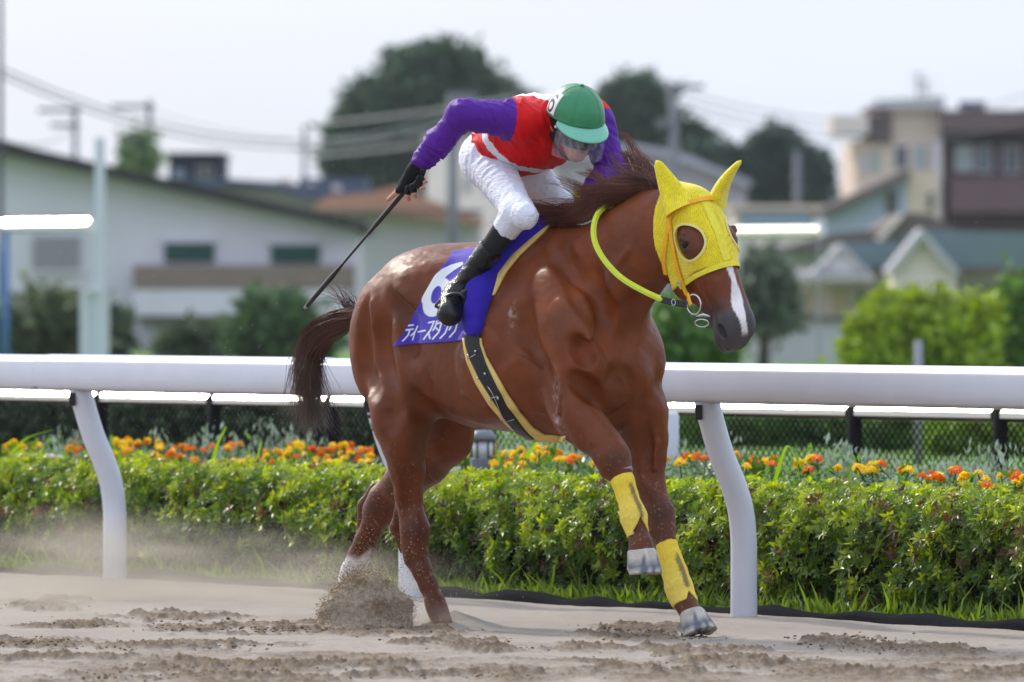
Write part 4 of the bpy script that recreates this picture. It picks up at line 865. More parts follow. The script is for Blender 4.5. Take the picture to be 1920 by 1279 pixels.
groove([(988,590),(1000,655),(1020,725),(1036,775)], .030, .38, .08)
groove([(1080,708),(1102,732),(1126,764)], .018, .15, .05)
groove([(1160,680),(1160,730),(1152,785)], .028, .5, .06)
groove([(1098,500),(1112,560),(1138,620),(1152,660)], .030, .4, .07)
groove([(1182,560),(1178,620),(1168,670)], .022, .4, .05)
groove([(770,650),(790,690),(812,735)], .024, .45, .05)
groove([(724,590),(722,660),(728,740),(735,800)], .022, .22, .06)
groove([(735,560),(770,600),(776,650)], .024, .35, .06)
groove([(1048,462),(1080,530),(1100,590),(1122,640)], .022, .25, .06); groove([(1238,535),(1200,580),(1172,640)], .02, .3, .05); groove([(690,570),(686,630),(692,690),(706,750)], .02, .06, .06)
bulge(790,705,(.07,.05,.03),.7); bulge(1150,745,(.06,.04,.03),.7); bulge(1085,590,(.12,.05,.025),.7,vloc(Vector((.35,0,-1)))); bulge(985,720,(.10,.06,.02),.8); bulge(900,690,(.14,.08,.02),.8)
groove([(1085,640),(1100,676)], .02, .4, .05)
groove([(1222,900),(1220,860),(1216,800)], .018, .02, .05)
groove([(770,880),(768,930),(766,965)], .014, .25, .04)
ridge([(1072,745),(1088,770),(1096,800),(1110,830)], .0065, .4); ridge([(940,735),(900,742),(868,740)], .006, .4); ridge([(1220,780),(1232,830),(1228,880)], .0065, .45)
ridge([(1060,690),(1050,740),(1044,775)], .006, .4)
ridge([(1322,520),(1318,548),(1330,575)], .006, .45); ridge([(1345,530),(1350,570)], .006, .4); ridge([(1310,540),(1300,520)], .006, .4)
ridge([(1192,700),(1200,740),(1222,770)], .006, .4); ridge([(960,690),(990,740),(1005,780)], .0055, .35); ridge([(1090,560),(1060,600)], .0055, .35)
ridge([(1178,470),(1150,510),(1140,540)], .008, .4); 
g.add(HB2)
hv, hf = g.surface(); hv = relax(hv, hf, 1)
def normals(V, F):
    a,b,c,d = (V[F[:,i]] for i in range(4)); fn = np.cross(c-a, d-b); N_ = np.zeros_like(V)
    for i in range(3): N_[:,i] = sum(np.bincount(F[:,j], weights=fn[:,i], minlength=len(V)) for j in range(4))
    return N_/np.maximum(np.linalg.norm(N_,axis=1,keepdims=True),1e-9)
def tex(V, sc, seed, octs=3, stretch=(1,1,1)):
    P = V*np.array(stretch)+50; return (fbm(P[:,0]+.37*P[:,1], P[:,2]+.61*P[:,1], sc, seed, octs)-.5)*2
hn_ = normals(hv, hf); trunk_w = smooth01(hv[:,2], .55, .95)
hv = hv + hn_*(.0030*tex(hv, 11, 5, 3, (1,1,.7))*trunk_w + .0016*tex(hv, 34, 6, 2, (.6,1,1)))[:,None]
hme = mesh('horse_body', hv, hf)
def img_xy(V):                              # where body points lie along the image axes of the tracing, used to place its markings
    Wd = np.array(HO0) + np.outer(V[:,0], np.array(HD)) - np.outer(V[:,1], np.array(HN)); Wd[:,2] += V[:,2]
    c, s = math.cos(PITCH), math.sin(PITCH); z = Wd[:,2]-CAMH; y = Wd[:,1]*c - z*s; zz = Wd[:,1]*s + z*c
    return CX + FPX*Wd[:,0]/y, CY - FPX*zz/y
def head_coords(V):
    d = V - W(0,0,0); return d@HAX[0], d@HAX[1], d@HAX[2]
def vnoise(V, sc, seed=0):
    r = np.random.default_rng(seed); out = np.zeros(len(V))
    for i in range(7):
        k = r.normal(size=3)*sc*(1+.5*i); out += np.sin(V@k + r.uniform(0, 6.28))/(1+.35*i)
    return out/3.2
C = np.tile(np.array((.150,.036,.0085)), (len(hv),1))
C *= (1+.16*vnoise(hv,5,1) + .09*vnoise(hv,18,2))[:,None]; C = C*(1+np.outer(np.clip(vnoise(hv,7,33),0,1)*.35, np.array((1,.75,.5))))
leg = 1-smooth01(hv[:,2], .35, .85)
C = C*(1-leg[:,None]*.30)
ff, xx, uu = head_coords(hv); onhead = (ff > -.02) & (ff < .72) & (abs(xx) < .16) & (uu > -.3) & (hv[:,0] > .2)
muz = smooth01(ff + .30*(-uu-.08) + .02*tex(hv,18,61,2), .375, .50)*onhead
C = C*(1-muz[:,None]) + muz[:,None]*np.array((.068,.062,.066))
eye = np.exp(-(((ff-.172)/.048)**2 + ((uu+.062)/.040)**2))*onhead*.8
C = C*(1-eye[:,None]) + eye[:,None]*np.array((.030,.022,.022))
no = (np.exp(-(((ff-.542)/.030)**2 + ((uu+.092)/.022)**2 + ((abs(xx)-.058)/.024)**2)*1.2)*onhead*.95)[:,None]; C = C*(1-no)+no*np.array((.006,.005,.005))
bl = onhead*(uu > -.115)*(ff > .18)*(1-smooth01(abs(xx+.004+.010*np.sin(ff*22)), .017+.006*np.sin(ff*31), .021+.006*np.sin(ff*31)))*(1-smooth01(ff, .565, .59))
C = C*(1-bl[:,None]) + bl[:,None]*np.array((.78,.72,.72))
sock = ((hv[:,0] < -1.62) & (hv[:,2] < .34))*(1-smooth01(hv[:,2]+.02*np.sin(hv[:,1]*90), .25, .29))
C = C*(1-sock[:,None]) + sock[:,None]*np.array((.62,.56,.52))
np_ = ((hv[:,0] < -.8) & (hv[:,1] < -.03) & (hv[:,2] < .14))*(1-smooth01(hv[:,2], .03, .12))*.55
C = C*(1-np_[:,None]) + np_[:,None]*np.array((.36,.26,.21))
ix, iy = img_xy(hv); facing = hn_@VIEW(960,640) < .25
def mark(cx, cy, rx, ry, rot=0.0):
    c, s = math.cos(rot), math.sin(rot); u, v = (ix-cx)*c+(iy-cy)*s, -(ix-cx)*s+(iy-cy)*c; return np.exp(-(u/rx)**2-(v/ry)**2)*facing
fleck = np.clip(tex(hv, 60, 71, 3)*1.6+.15, 0, 1)
foam = np.clip(mark(960,588,7,24)*1.0 + mark(1043,735,5,40,.0) + mark(1052,800,7,22,-.5)*1.1 + mark(866,655,5,14), 0, 1)*fleck*.8
C = C*(1-foam[:,None]) + foam[:,None]*np.array((.50,.44,.42))
knee = np.clip(mark(1152,862,26,26)+mark(1240,968,24,34)+mark(778,1000,22,26)*.6+mark(700,955,26,26)*.6, 0, 1)*.55; C = C*(1-knee[:,None]) + knee[:,None]*np.array((.040,.024,.020))
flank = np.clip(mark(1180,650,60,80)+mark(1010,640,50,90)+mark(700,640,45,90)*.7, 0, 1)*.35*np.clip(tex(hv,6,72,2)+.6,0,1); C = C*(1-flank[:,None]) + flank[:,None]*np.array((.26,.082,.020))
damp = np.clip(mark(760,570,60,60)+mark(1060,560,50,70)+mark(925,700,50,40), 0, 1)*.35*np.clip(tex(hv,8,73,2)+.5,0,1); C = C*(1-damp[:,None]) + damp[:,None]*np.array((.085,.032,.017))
speck = np.clip((tex(hv,150,81,2)-.46)*6,0,1)*(1-smooth01(hv[:,2],.45,.9))*.42; C = C*(1-speck[:,None])+speck[:,None]*np.array((.34,.27,.20))
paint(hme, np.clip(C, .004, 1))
def coat_material():
    m = material('chestnut_coat', (.17,.06,.025), .42, .30, attr='col', noise=(11,.22,8), bump=(34,.15,.014), sheen=.0)
    nt = m.node_tree; b = nt.nodes['Principled BSDF']
    n = nt.nodes.new('ShaderNodeTexNoise'); n.inputs['Scale'].default_value = 7; n.inputs['Detail'].default_value = 6
    tc = [x for x in nt.nodes if x.type == 'TEX_COORD'][0]; nt.links.new(tc.outputs['Object'], n.inputs['Vector'])
    r = nt.nodes.new('ShaderNodeMapRange'); r.inputs['From Min'].default_value = .3; r.inputs['From Max'].default_value = .7; r.inputs['To Min'].default_value = .35; r.inputs['To Max'].default_value = .54
    nt.links.new(n.outputs['Fac'], r.inputs['Value']); nt.links.new(r.outputs['Result'], b.inputs['Roughness'])
    return m
M_coat = coat_material()
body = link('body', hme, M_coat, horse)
# ---------------------------------------------------------------- hooves, eyes
def vcol(V, f): return np.array([f(*v) for v in V])
def hoof(c0, c1, r0, r1, name='hoof'):
    """horn capsule from the coronet down to the sole"""
    c0, c1 = np.array(c0), np.array(c1); d = (c1-c0)/np.linalg.norm(c1-c0); fwd = np.array((1.0,0,0)); fwd = fwd - d*fwd.dot(d); fwd /= np.linalg.norm(fwd); side = np.cross(d, fwd)
    V = []; F = []; C = []; n = 28; L = np.linalg.norm(c1-c0); rows = [(-.10,.90),(0,1.0),(.06,1.03),(.35,None),(.7,None),(.93,None),(1.0,None),(1.03,.93),(1.03,.02)]
    for k, (t, q) in enumerate(rows):
        for j in range(n):
            a = 2*math.pi*j/n; ca, sa = math.cos(a), math.sin(a)
            r = (r0 + (r1-r0)*min(max(t,0),1)) if q is None else (r0*q if k < 3 else r1*q)
            reach = r*(1.0 if ca < 0 else 1.10); heel = .78 if ca < -.3 else 1
            V.append(c0 + d*L*(t*(heel if t > .1 else 1)) + fwd*(ca*reach + L*.10*t) + side*sa*r)
            w = .5+.5*math.sin(j*2.9+1.7*math.sin(j*.7)); w2 = .5+.5*math.sin(j*1.13+.8)
            dust = np.array((.52,.47,.40)); horn = np.array((.13,.14,.17)); top = .34+.12*w2
            C.append(dust*(.85+.15*w) if (t < top or (t > .9 and w > .35)) else horn*(.8+.5*w))
    m = len(rows)
    for i in range(m-1):
        for j in range(n): F.append((i*n+j, (i+1)*n+j, (i+1)*n+(j+1)%n, i*n+(j+1)%n))
    F.append(tuple((m-1)*n+j for j in range(n-1,-1,-1)))
    me = mesh(name, V, F); paint(me, C); return link(name, me, M_hoof, horse)
M_hoof = material('dusty_horn', (.2,.2,.2), .6, .4, attr='col', noise=(30,.25,5), bump=(60,.25,.004))
hoof(hp(1203,1034,.145), hp(1206,1076,.145), .056, .069)
hoof(hp(1297,1150,-.13), hp(1309,1190,-.13), .049, .071)
M_eye = material('dark_eye', (.006,.004,.003), .10, .45, coat=.0)
M_eyerim = material('eyelid', (.03,.022,.02), .45, .5)
for sgn in (1, -1):
    b = MB().sphere((0,0,0), .0225, 18, 12); me = mesh('eye', [tuple(W(.168, sgn*.102, -.062)+np.array(v)) for v in b.v], b.f); link('eye', me, M_eye, horse)
# ---------------------------------------------------------------- the yellow hood, cut out of the head's own shape
M_hood = material('yellow_mesh_cloth', (.80,.64,.015), .7, .25, noise=(40,.10,3), sheen=.3)
def weave(m, pitch, dark):
    nt = m.node_tree; b = nt.nodes['Principled BSDF']; tc = [x for x in nt.nodes if x.type == 'TEX_COORD'][0]
    v = nt.nodes.new('ShaderNodeTexVoronoi'); v.inputs['Scale'].default_value = 1/pitch; v.inputs['Randomness'].default_value = .12
    mp = nt.nodes.new('ShaderNodeMapping'); mp.inputs['Rotation'].default_value = (.3,.5,.2); nt.links.new(tc.outputs['Object'], mp.inputs['Vector']); nt.links.new(mp.outputs['Vector'], v.inputs['Vector'])
    r = nt.nodes.new('ShaderNodeMapRange'); r.inputs['From Min'].default_value = .22; r.inputs['From Max'].default_value = .42; r.inputs['To Min'].default_value = dark; r.inputs['To Max'].default_value = 1
    nt.links.new(v.outputs['Distance'], r.inputs['Value'])
    mx = nt.nodes.new('ShaderNodeMix'); mx.data_type = 'RGBA'; mx.blend_type = 'MULTIPLY'; mx.inputs['Factor'].default_value = 1
    src = b.inputs['Base Color'].links[0].from_socket; cb = nt.nodes.new('ShaderNodeCombineColor')
    for k in ('Red','Green','Blue'): nt.links.new(r.outputs['Result'], cb.inputs[k])
    nt.links.new(src, mx.inputs['A']); nt.links.new(cb.outputs['Color'], mx.inputs['B']); nt.links.new(mx.outputs['Result'], b.inputs['Base Color'])
weave(M_hood, .0065, .62)
M_band = material('yellow_binding', (.80,.68,.05), .6, .3, noise=(60,.08,3))
M_rim = material('cream_binding', (.78,.66,.22), .6, .3)
M_strap = material('orange_yellow_strap', (.86,.42,.008), .4, .5, noise=(50,.1,3))
kk = [W(f,x,u) for f in (-.06,.34) for x in (-.16,.16) for u in (-.36,.06)]
gh = Grid(np.min(kk,0), np.max(kk,0), .005)
neck = [p for p in HB if isinstance(p, Cone) and p.f in (.58,.6)]
gh.add([p for p in neck] + HEAD)
X = gh.pts((slice(None),)*3); d = X - W(0,0,0); hf_, hx_, hu_ = d@HAX[0], d@HAX[1], d@HAX[2]
d_head = gh.D.copy()
backp = hp(1229,455,.09); backn = np.cross(HAX[1], (0,0,-1.0)); backn /= np.linalg.norm(backn)
if backn[0] < 0: backn = -backn
backd = (X-backp)@backn
EYEF, EYEU = .168, -.052
hole = ((hf_-EYEF)/.076)**2 + ((hu_-EYEU-.10*(hf_-EYEF))/.060)**2 - 1
edge = hf_ - (.290 + .02*np.cos(np.clip(hx_,-.1,.1)*20) - .0*hu_)
reg = np.maximum.reduce([d_head-.0085, edge, -backd, np.where(abs(hx_) > .03, -hole*.045, -1.0)])
gh.D = reg.astype(np.float32)
V, F = gh.surface(); V = relax(V, F, 1)
hood = link('hood', mesh('hood', V, F), M_hood, horse); tag(hood, 'yellow mesh hood with round eye holes and ear covers')
gh.D = (d_head-.0085).astype(np.float32)
def ribbon(name, P, Nn, width, thick, m, parent, close=False):
    """a flat strap along points P lying with normals Nn"""
    n = len(P); V = []; F = []
    for i in range(n):
        a, b = (P[(i-1)%n], P[(i+1)%n]) if close else (P[max(i-1,0)], P[min(i+1,n-1)])
        t = (b-a)/max(np.linalg.norm(b-a),1e-9); sd_ = np.cross(t, Nn[i]); sd_ /= max(np.linalg.norm(sd_),1e-9); w = width[i] if hasattr(width,'__len__') else width
        for q, h in ((-1,0),(-1,.8),(-.8,1),(.8,1),(1,.8),(1,0)): V.append(P[i] + sd_*q*w/2 + Nn[i]*thick*h)
    for i in range(n if close else n-1):
        j = (i+1) % n
        for k in range(6): F.append((i*6+k, i*6+(k+1)%6, j*6+(k+1)%6, j*6+k))
    if not close: F += [tuple(range(5,-1,-1)), tuple((n-1)*6+k for k in range(6))]
    return link(name, mesh(name, V, F, False), m, parent)
def project_in(G, p, to, steps=60):
    """slides p toward 'to' until it meets the surface of G"""
    p = np.array(p, float); L = np.array(to)-p; T = np.linspace(0, 1, 200); Xs = p + T[:,None]*L; D = sample(G, Xs); k = np.nonzero(D < 0)[0]
    q = Xs[k[0]] if len(k) else Xs[np.argmin(D)]
    return q, grad(G, q, .01)
for sgn in (1,-1):
    P = []; Nn = []
    for a in np.linspace(0, 2*math.pi, 40, endpoint=False):
        df, du = .077*math.cos(a), .061*math.sin(a); du += .10*df
        q, n = project_in(gh, W(EYEF+df, sgn*.17, EYEU+du), W(EYEF+df, 0, EYEU+du)); P.append(q); Nn.append(n)
    ribbon('eye_rim', P, Nn, .010, .004, M_rim, hood, True)
P = []; Nn = []
for a in np.linspace(-2.4, 2.4, 44):
    x = math.sin(a)*.15; u = -.10 + math.cos(a)*.17
    q, n = project_in(gh, W(.297+.01*math.cos(a), x, u), W(.297+.01*math.cos(a), 0, -.11)); P.append(q); Nn.append(n)
ribbon('nose_binding', P, Nn, .020, .003, M_band, hood)
P = []; Nn = []
for f in np.linspace(.0, .29, 16):
    q, n = project_in(gh, W(f, .0, .1), W(f, 0, -.1)); P.append(q); Nn.append(n)
ribbon('centre_seam', P, Nn, .034, .0025, M_band, hood)
def ear(base, tip, w, sgn):
    base, tip = np.array(base), np.array(tip); ax = tip-base; L = np.linalg.norm(ax); ax /= L
    fw = vloc(HU*.8+HX*sgn*.5); fw = fw - ax*fw.dot(ax); fw /= np.linalg.norm(fw); sd_ = np.cross(ax, fw)
    V = []; F = []; n = 20; rows = 16
    for i in range(rows+1):
        t = i/rows; r = w*(1-.80*t**1.25)*(1 if t < .94 else 1-(t-.94)/.06*.75) + .001; bend = ax*L*t + fw*(-.012*math.sin(t*math.pi))
        for j in range(n):
            a = 2*math.pi*j/n; dent = 1 - .55*math.exp(-((a-math.pi/2)/.75)**2)*(1-t)**.5*min(1, t*5)
            V.append(base + bend + sd_*math.cos(a)*r + fw*math.sin(a)*r*.62*dent)
    for i in range(rows):
        for j in range(n): F.append((i*n+j, i*n+(j+1)%n, (i+1)*n+(j+1)%n, (i+1)*n+j))
    F.append(tuple(rows*n+j for j in range(n)))
    o = link('ear_cover', mesh('ear_cover', V, F), M_hood, hood)
    s_ = []; nn = []
    for i in range(2, rows+1):
        q = V[i*n + (0 if sgn > 0 else n//2)]; s_.append(np.array(q)); nn.append(sd_ if sgn > 0 else -sd_)
    return o
ear(W(.035,.083,-.045), to_h(on_plane(1231,301,HO,HN,.10)), .064, 1)
ear(W(.035,-.083,-.045), to_h(on_plane(1389,301,HO,HN,-.11)), .062, -1)
# ---------------------------------------------------------------- leg bandages
M_wrap = material('yellow_leg_wrap', (.80,.60,.07), .75, .2, attr='col', noise=(70,.10,4), bump=(120,.25,.003,(1,1,4)))
def bandage(rows, top, bot, apex, toward, extra=.006):
    """sleeve round the cannon: cut at top and bottom, with a pointed notch in front"""
    pr = []
    P = [(hp((l+r)/2, (yl+yr)/2, s), math.hypot(r-l, yr-yl)/2/462.0) for l, yl, r, yr, s in rows]
    for i in range(len(P)-1): pr.append(Cone(P[i][0], P[i][1], P[i+1][0], P[i+1][1], .02))
    top, bot = np.array(top), np.array(bot); ax = (bot-top)/np.linalg.norm(bot-top)
    G = Grid(np.minimum(top,bot)-.09, np.maximum(top,bot)+.09, .0042); G.add(pr); X = G.pts((slice(None),)*3)
    along = (X-top)@ax; L = np.linalg.norm(bot-top)
    D = np.maximum.reduce([G.D-extra, -along, along-L])
    q = X-np.array(apex); fwd = np.array(toward, float); fwd = fwd-ax*fwd.dot(ax); fwd /= np.linalg.norm(fwd); sd_ = np.cross(ax, fwd)
    notch = np.abs(q@sd_) - .62*(q@ax); notch = np.where(q@fwd > -.035, notch, .05)
    G.D = np.maximum(D, -notch*.8).astype(np.float32); V, F = G.surface(); V = relax(V, F, 1)
    me = mesh('leg_bandage', V, F); C = np.tile(np.array((.80,.58,.05)), (len(V),1))
    al = (V-top)@ax/L; C = C*(1-.35*smooth01(al,.1,.9)[:,None]) + .35*smooth01(al,.1,.9)[:,None]*np.array((.76,.60,.22))
    pale = vnoise(V, 60, 5); rel = V-(top+np.outer((V-top)@ax, ax)); sdv = rel@sd_; fv = rel@fwd
    dirt = (fv > -.01)*np.exp(-((sdv-.006-.006*vnoise(V,70,8))/.0095)**2)*smooth01(al,.2,.34)*(1-smooth01(al,.74,.84))
    dirt = np.clip(dirt*1.5*(.75+.5*(pale > -.25)), 0, .85)
    C = C*(1-dirt[:,None]) + dirt[:,None]*np.array((.15,.11,.065))
    paint(me, C); return link('leg_bandage', me, M_wrap, horse)
b1 = bandage(near_fore2, hp(1162,884,.16), hp(1199,1002,.145), surf(1200,968)[0], (1,0,0))
b2 = bandage(far_fore2, hp(1250,1018,-.15), hp(1284,1134,-.135), surf(1290,1108)[0], (1,.0,0))
P = []; Nn = []; c = hp(1162,885,.16); ax = hp(1172,915,.16)-c; ax /= np.linalg.norm(ax); e1 = np.cross(ax,(0,1,0)); e1 /= np.linalg.norm(e1); e2 = np.cross(ax,e1)
for a in np.linspace(0,2*math.pi,24,endpoint=False): n = e1*math.cos(a)+e2*math.sin(a); P.append(c+n*.046); Nn.append(n)
M_grey = material('grey_felt', (.26,.25,.27), .85)
ribbon('bandage_cuff', P, Nn, .020, .007, M_grey, b1, True)
# ---------------------------------------------------------------- mane and tail, strand by strand
M_hair = material('horse_hair', (.03,.014,.009), .38, .5, attr='col')
def strands(name, roots, parent, col0, col1, r0=.0022, m=M_hair):
    """roots: list of polylines (numpy arrays k x 3), each becomes a tapering three-sided hair"""
    V = []; F = []; C = []; o = 0
    for P, rr, cc in roots:
        k = len(P); T = np.gradient(P, axis=0); T /= np.maximum(np.linalg.norm(T,axis=1,keepdims=True),1e-9)
        ref = np.array((.3,.8,.5)); A_ = np.cross(T, ref); A_ /= np.maximum(np.linalg.norm(A_,axis=1,keepdims=True),1e-9); B_ = np.cross(T, A_)
        tt = np.linspace(0,1,k); rad = rr*(1-.8*tt**2)
        for j in range(3):
            a = 2*math.pi*j/3; V.append(P + (A_*math.cos(a)+B_*math.sin(a))*rad[:,None])
        C += [np.outer(1-tt, col0)*cc + np.outer(tt, col1)*cc]*3
        i = np.arange(k-1)
        for j in range(3):
            j2 = (j+1)%3; F.append(np.stack([o+j*k+i, o+j2*k+i, o+j2*k+i+1, o+j*k+i+1],1))
        o += 3*k
    me = mesh(name, np.concatenate(V), np.concatenate(F)); paint(me, np.concatenate(C)); return link(name, me, m, parent)
R_ = np.random.default_rng(3)
def bez(p0, p1, p2, p3, n):
    t = np.linspace(0,1,n)[:,None]; return (1-t)**3*p0 + 3*(1-t)**2*t*p1 + 3*(1-t)*t*t*p2 + t**3*p3
crest = spline([hp(1034,424,0), hp(1080,412,0), hp(1130,396,0), hp(1180,372,0), hp(1222,352,0), hp(1262,346,0)], 12)
cl = len(crest)-1
back = vloc(Vector((-HD.x,-HD.y,0))); up = np.array((0,0,1.0)); nearv = vloc(HN)
hair = []
# locks: place along the crest 0..1, how far they fly back, rise, fall to the near side, count, spread
clumps = []
for c in range(60):
    t = (c+.5)/60 + R_.normal()*.012; ln = R_.uniform(.17,.34)
    if R_.random() < .25: clumps.append((t, ln*.8, R_.uniform(.02,.07), R_.uniform(.0,.05), 32, .010))
    else: clumps.append((t, ln, R_.uniform(-.06,.02), R_.uniform(.03,.10), 54, .016))
clumps += [(.74,.15,.19,.02,44,.006),(.68,.11,.17,.02,36,.006),(.71,.18,.13,.03,30,.006),(.82,.15,.13,.01,40,.006),(.88,.12,.12,.02,12,.006),(.56,.23,.13,.03,36,.007),(.48,.22,.16,.02,34,.006),(.42,.20,.12,.05,30,.006),(.34,.20,.09,.04,10,.005),(.93,.13,.08,.02,14,.006),(.60,.16,.12,.03,12,.006)]
for t, ln, rise, fall, n, spread in clumps:
    t = min(max(t,0),1); bend = R_.normal(size=3)*np.array((.03,.02,.035)); tipdir = R_.normal(size=3)*.022
    for k in range(n):
        ti = min(max(t + R_.normal()*.016, 0), 1); q = ti*cl; i = int(min(q, cl-1)); r0 = crest[i]*(1-(q-i)) + crest[i+1]*(q-i)
        p0 = r0 + nearv*R_.normal()*.022 - up*.012; l = ln*R_.uniform(.75,1.06); jit = R_.normal(size=3)*spread
        ctr = (crest[int(t*cl)] - p0)*.8
        p1 = p0 + up*(.028+max(rise,0)*.5) + back*l*.22 + jit*.5
        p2 = p0 + up*(.018+rise*.9) + back*l*.62 + nearv*fall*.7 + jit + bend + ctr*.5
        p3 = p0 + up*rise + back*l + nearv*fall + jit*.8 + tipdir + ctr + (R_.normal(size=3)*.02 if R_.random() < .12 else 0)
        hair.append((bez(p0,p1,p2,p3,9), R_.uniform(.0008,.0017), R_.uniform(.6,1.5)))
mane = strands('mane', hair, horse, np.array((.060,.020,.011)), np.array((.17,.055,.028)))
hair = []
path = [hp(680,592,0), hp(640,602,0), hp(598,628,0), hp(580,668,0), hp(578,720,0), hp(584,780,0), hp(596,822,0)]
for k in range(1150):
    a = R_.uniform(0,2*math.pi); q = math.sqrt(R_.random()); w = np.array((0, math.cos(a)*q, math.sin(a)*q)); Lr = R_.choice([R_.uniform(.55,.85), R_.uniform(.8,1.0)], p=[.5,.5])
    sp = spline(path, 4); n = max(6, int(len(sp)*Lr)); P = np.array(sp[:n]); tt = np.linspace(0, Lr, n)
    wd = np.interp(tt, [0,.2,.4,.6,.8,1], [.030,.055,.062,.062,.060,.062])
    acr = np.gradient(P,axis=0); acr /= np.linalg.norm(acr,axis=1,keepdims=True); s1 = np.cross(acr, nearv); s2 = np.tile(nearv,(n,1))
    P = P + s1*(w[1]*wd)[:,None] + s2*(w[2]*wd*.8)[:,None] + np.cumsum(R_.normal(size=(n,3))*.0022,axis=0)
    if q > .8 and R_.random() < .14: P = P + np.outer(np.clip(tt-.1,0,1)**1.3, -back*0 + up*R_.uniform(-.02,.10) + back*R_.uniform(-.05,.12))
    P = P + np.outer(np.clip(tt-.6,0,1)**1.5, (back*R_.normal()*.16 + nearv*R_.normal()*.12))
    if R_.random() < .35: P = P + np.outer(np.clip(tt-.45,0,1)**1.2, (back*R_.normal()*.12 + nearv*R_.normal()*.15))
    hair.append((P, R_.uniform(.0009,.0021), R_.uniform(.5,1.6)))
for k in range(60):                         # wisps over the dock
    p0 = np.array(hp(672+R_.uniform(-30,6), 578+R_.uniform(-6,14), 0)); l = R_.uniform(.08,.16)
    hair.append((bez(p0, p0+up*.03+back*.02, p0+up*l*.6+back*l*.5+R_.normal(size=3)*.02, p0+up*l*.75*R_.uniform(.3,1.1)+back*l*R_.uniform(.5,1.6)+R_.normal(size=3)*.03, 8), .0013, R_.uniform(.5,1.2)))
tail = strands('tail', hair, horse, np.array((.10,.030,.016)), np.array((.085,.050,.032)))
# ================================================================ tack
def poly_interp(pts, t):
    P = np.array(pts, float); L = np.r_[0, np.cumsum(np.linalg.norm(np.diff(P,axis=0),axis=1))]; L /= L[-1]
    return np.stack([np.interp(t, L, P[:,0]), np.interp(t, L, P[:,1])], -1)
def surf_many(PX, off=0.0):
    """like surf, for an array of traced points"""
    sh = PX.shape[:-1]; Q = PX.reshape(-1,2); o = to_h((0,0,CAMH)); out = np.zeros((len(Q),3)); nn = np.zeros((len(Q),3))
    for i,(x,y) in enumerate(Q): out[i], nn[i] = surf(x,y,None,off)
    return out.reshape(*sh,3), nn.reshape(*sh,3)
def drape(name, left, right, nu, nv, off, m, parent, puff=0.0, thick=.004, ends=True):
    """a sheet between two traced edges, laid on the body at height off, puffed up in the middle, closed on its underside"""
    tu = np.linspace(0,1,nv); Lf = poly_interp(left,tu); Rt = poly_interp(right,tu); s_ = np.linspace(0,1,nu)
    PX = Lf[:,None,:]*(1-s_)[None,:,None] + Rt[:,None,:]*s_[None,:,None]
    P, Nn = surf_many(PX)
    for _ in range(3):
        Nn = Nn.copy(); Nn[1:-1] = (Nn[1:-1]*2+Nn[:-2]+Nn[2:]); Nn[:,1:-1] = (Nn[:,1:-1]*2+Nn[:,:-2]+Nn[:,2:]); Nn /= np.linalg.norm(Nn,axis=-1,keepdims=True)
    pf = puff*np.sin(np.pi*s_)[None,:]**.6*(np.sin(np.pi*np.clip(tu,.04,.96))[:,None]**.35)
    top = P + Nn*(off + pf)[...,None]; bot = P + Nn*(off-thick)
    return top, bot, PX
def sheet_mesh(name, top, bot, m, parent, colours=None):
    nv, nu = top.shape[:2]; V = np.concatenate([top.reshape(-1,3), bot.reshape(-1,3)]); i = np.arange(nv*nu).reshape(nv,nu); o = nv*nu
    a,b,c,d = i[:-1,:-1].ravel(), i[:-1,1:].ravel(), i[1:,1:].ravel(), i[1:,:-1].ravel()
    F = [np.stack([a,b,c,d],1)[:, ::-1], np.stack([a,b,c,d],1)+o]
    for e in (i[0,:], i[-1,:][::-1], i[:,0][::-1], i[:,-1]): F.append(np.stack([e[:-1], e[1:], e[1:]+o, e[:-1]+o],1))
    me = mesh(name, V, np.concatenate(F))
    if colours is not None: paint(me, np.concatenate([colours.reshape(-1,3)]*2))
    return link(name, me, m, parent)
BLUE = np.array((.066,.042,.42))
M_cloth = material('printed_blue_cloth', tuple(BLUE), .75, .25, attr='col', bump=(160,.15,.002), sheen=.2)
M_blue = material('blue_felt', (.034,.020,.34), .85, .15, noise=(30,.12,4), bump=(120,.35,.003), sheen=.08)
M_foam = material('yellow_foam', (.72,.52,.17), .8, .25, noise=(25,.10,4))
M_black = material('black_leather', (.012,.012,.014), .42, .5, bump=(90,.2,.002))
M_gloss = material('polished_black_leather', (.004,.004,.005), .12, .5, bump=(17,.8,.020))
M_steel = material('steel', (.55,.55,.56), .25, .5, metal=1.0)
M_rein = material('lime_rein', (.62,.70,.05), .55, .4, noise=(60,.08,3), bump=(160,.4,.002))
# number cloth
ncloth = empty('number_cloth', HO0, -HA, 'blue saddle number cloth with white 6 and katakana on the flank of the horse', 'saddle cloth')
left = [(850,474),(838,494),(816,520),(795,556),(780,586),(765,612),(752,632),(740,648)]
right = [(925,462),(922,500),(915,540),(905,580),(893,610),(884,630),(878,638)]
top, bot, PX = drape('cloth', left, right, 120, 150, .009, M_cloth, ncloth)
ZX = (PX[...,0]-730)*5.813; ZY = (PX[...,1]-440)*5.813
def seg_d(pts, closed=False):
    d = np.full(ZX.shape, 1e9)
    for (x0,y0),(x1,y1) in zip(pts[:-1],pts[1:]):
        dx, dy = x1-x0, y1-y0; t = np.clip(((ZX-x0)*dx+(ZY-y0)*dy)/(dx*dx+dy*dy+1e-9),0,1); d = np.minimum(d, np.hypot(ZX-x0-t*dx, ZY-y0-t*dy))
    return d
ink = np.full(ZX.shape, 1e9)
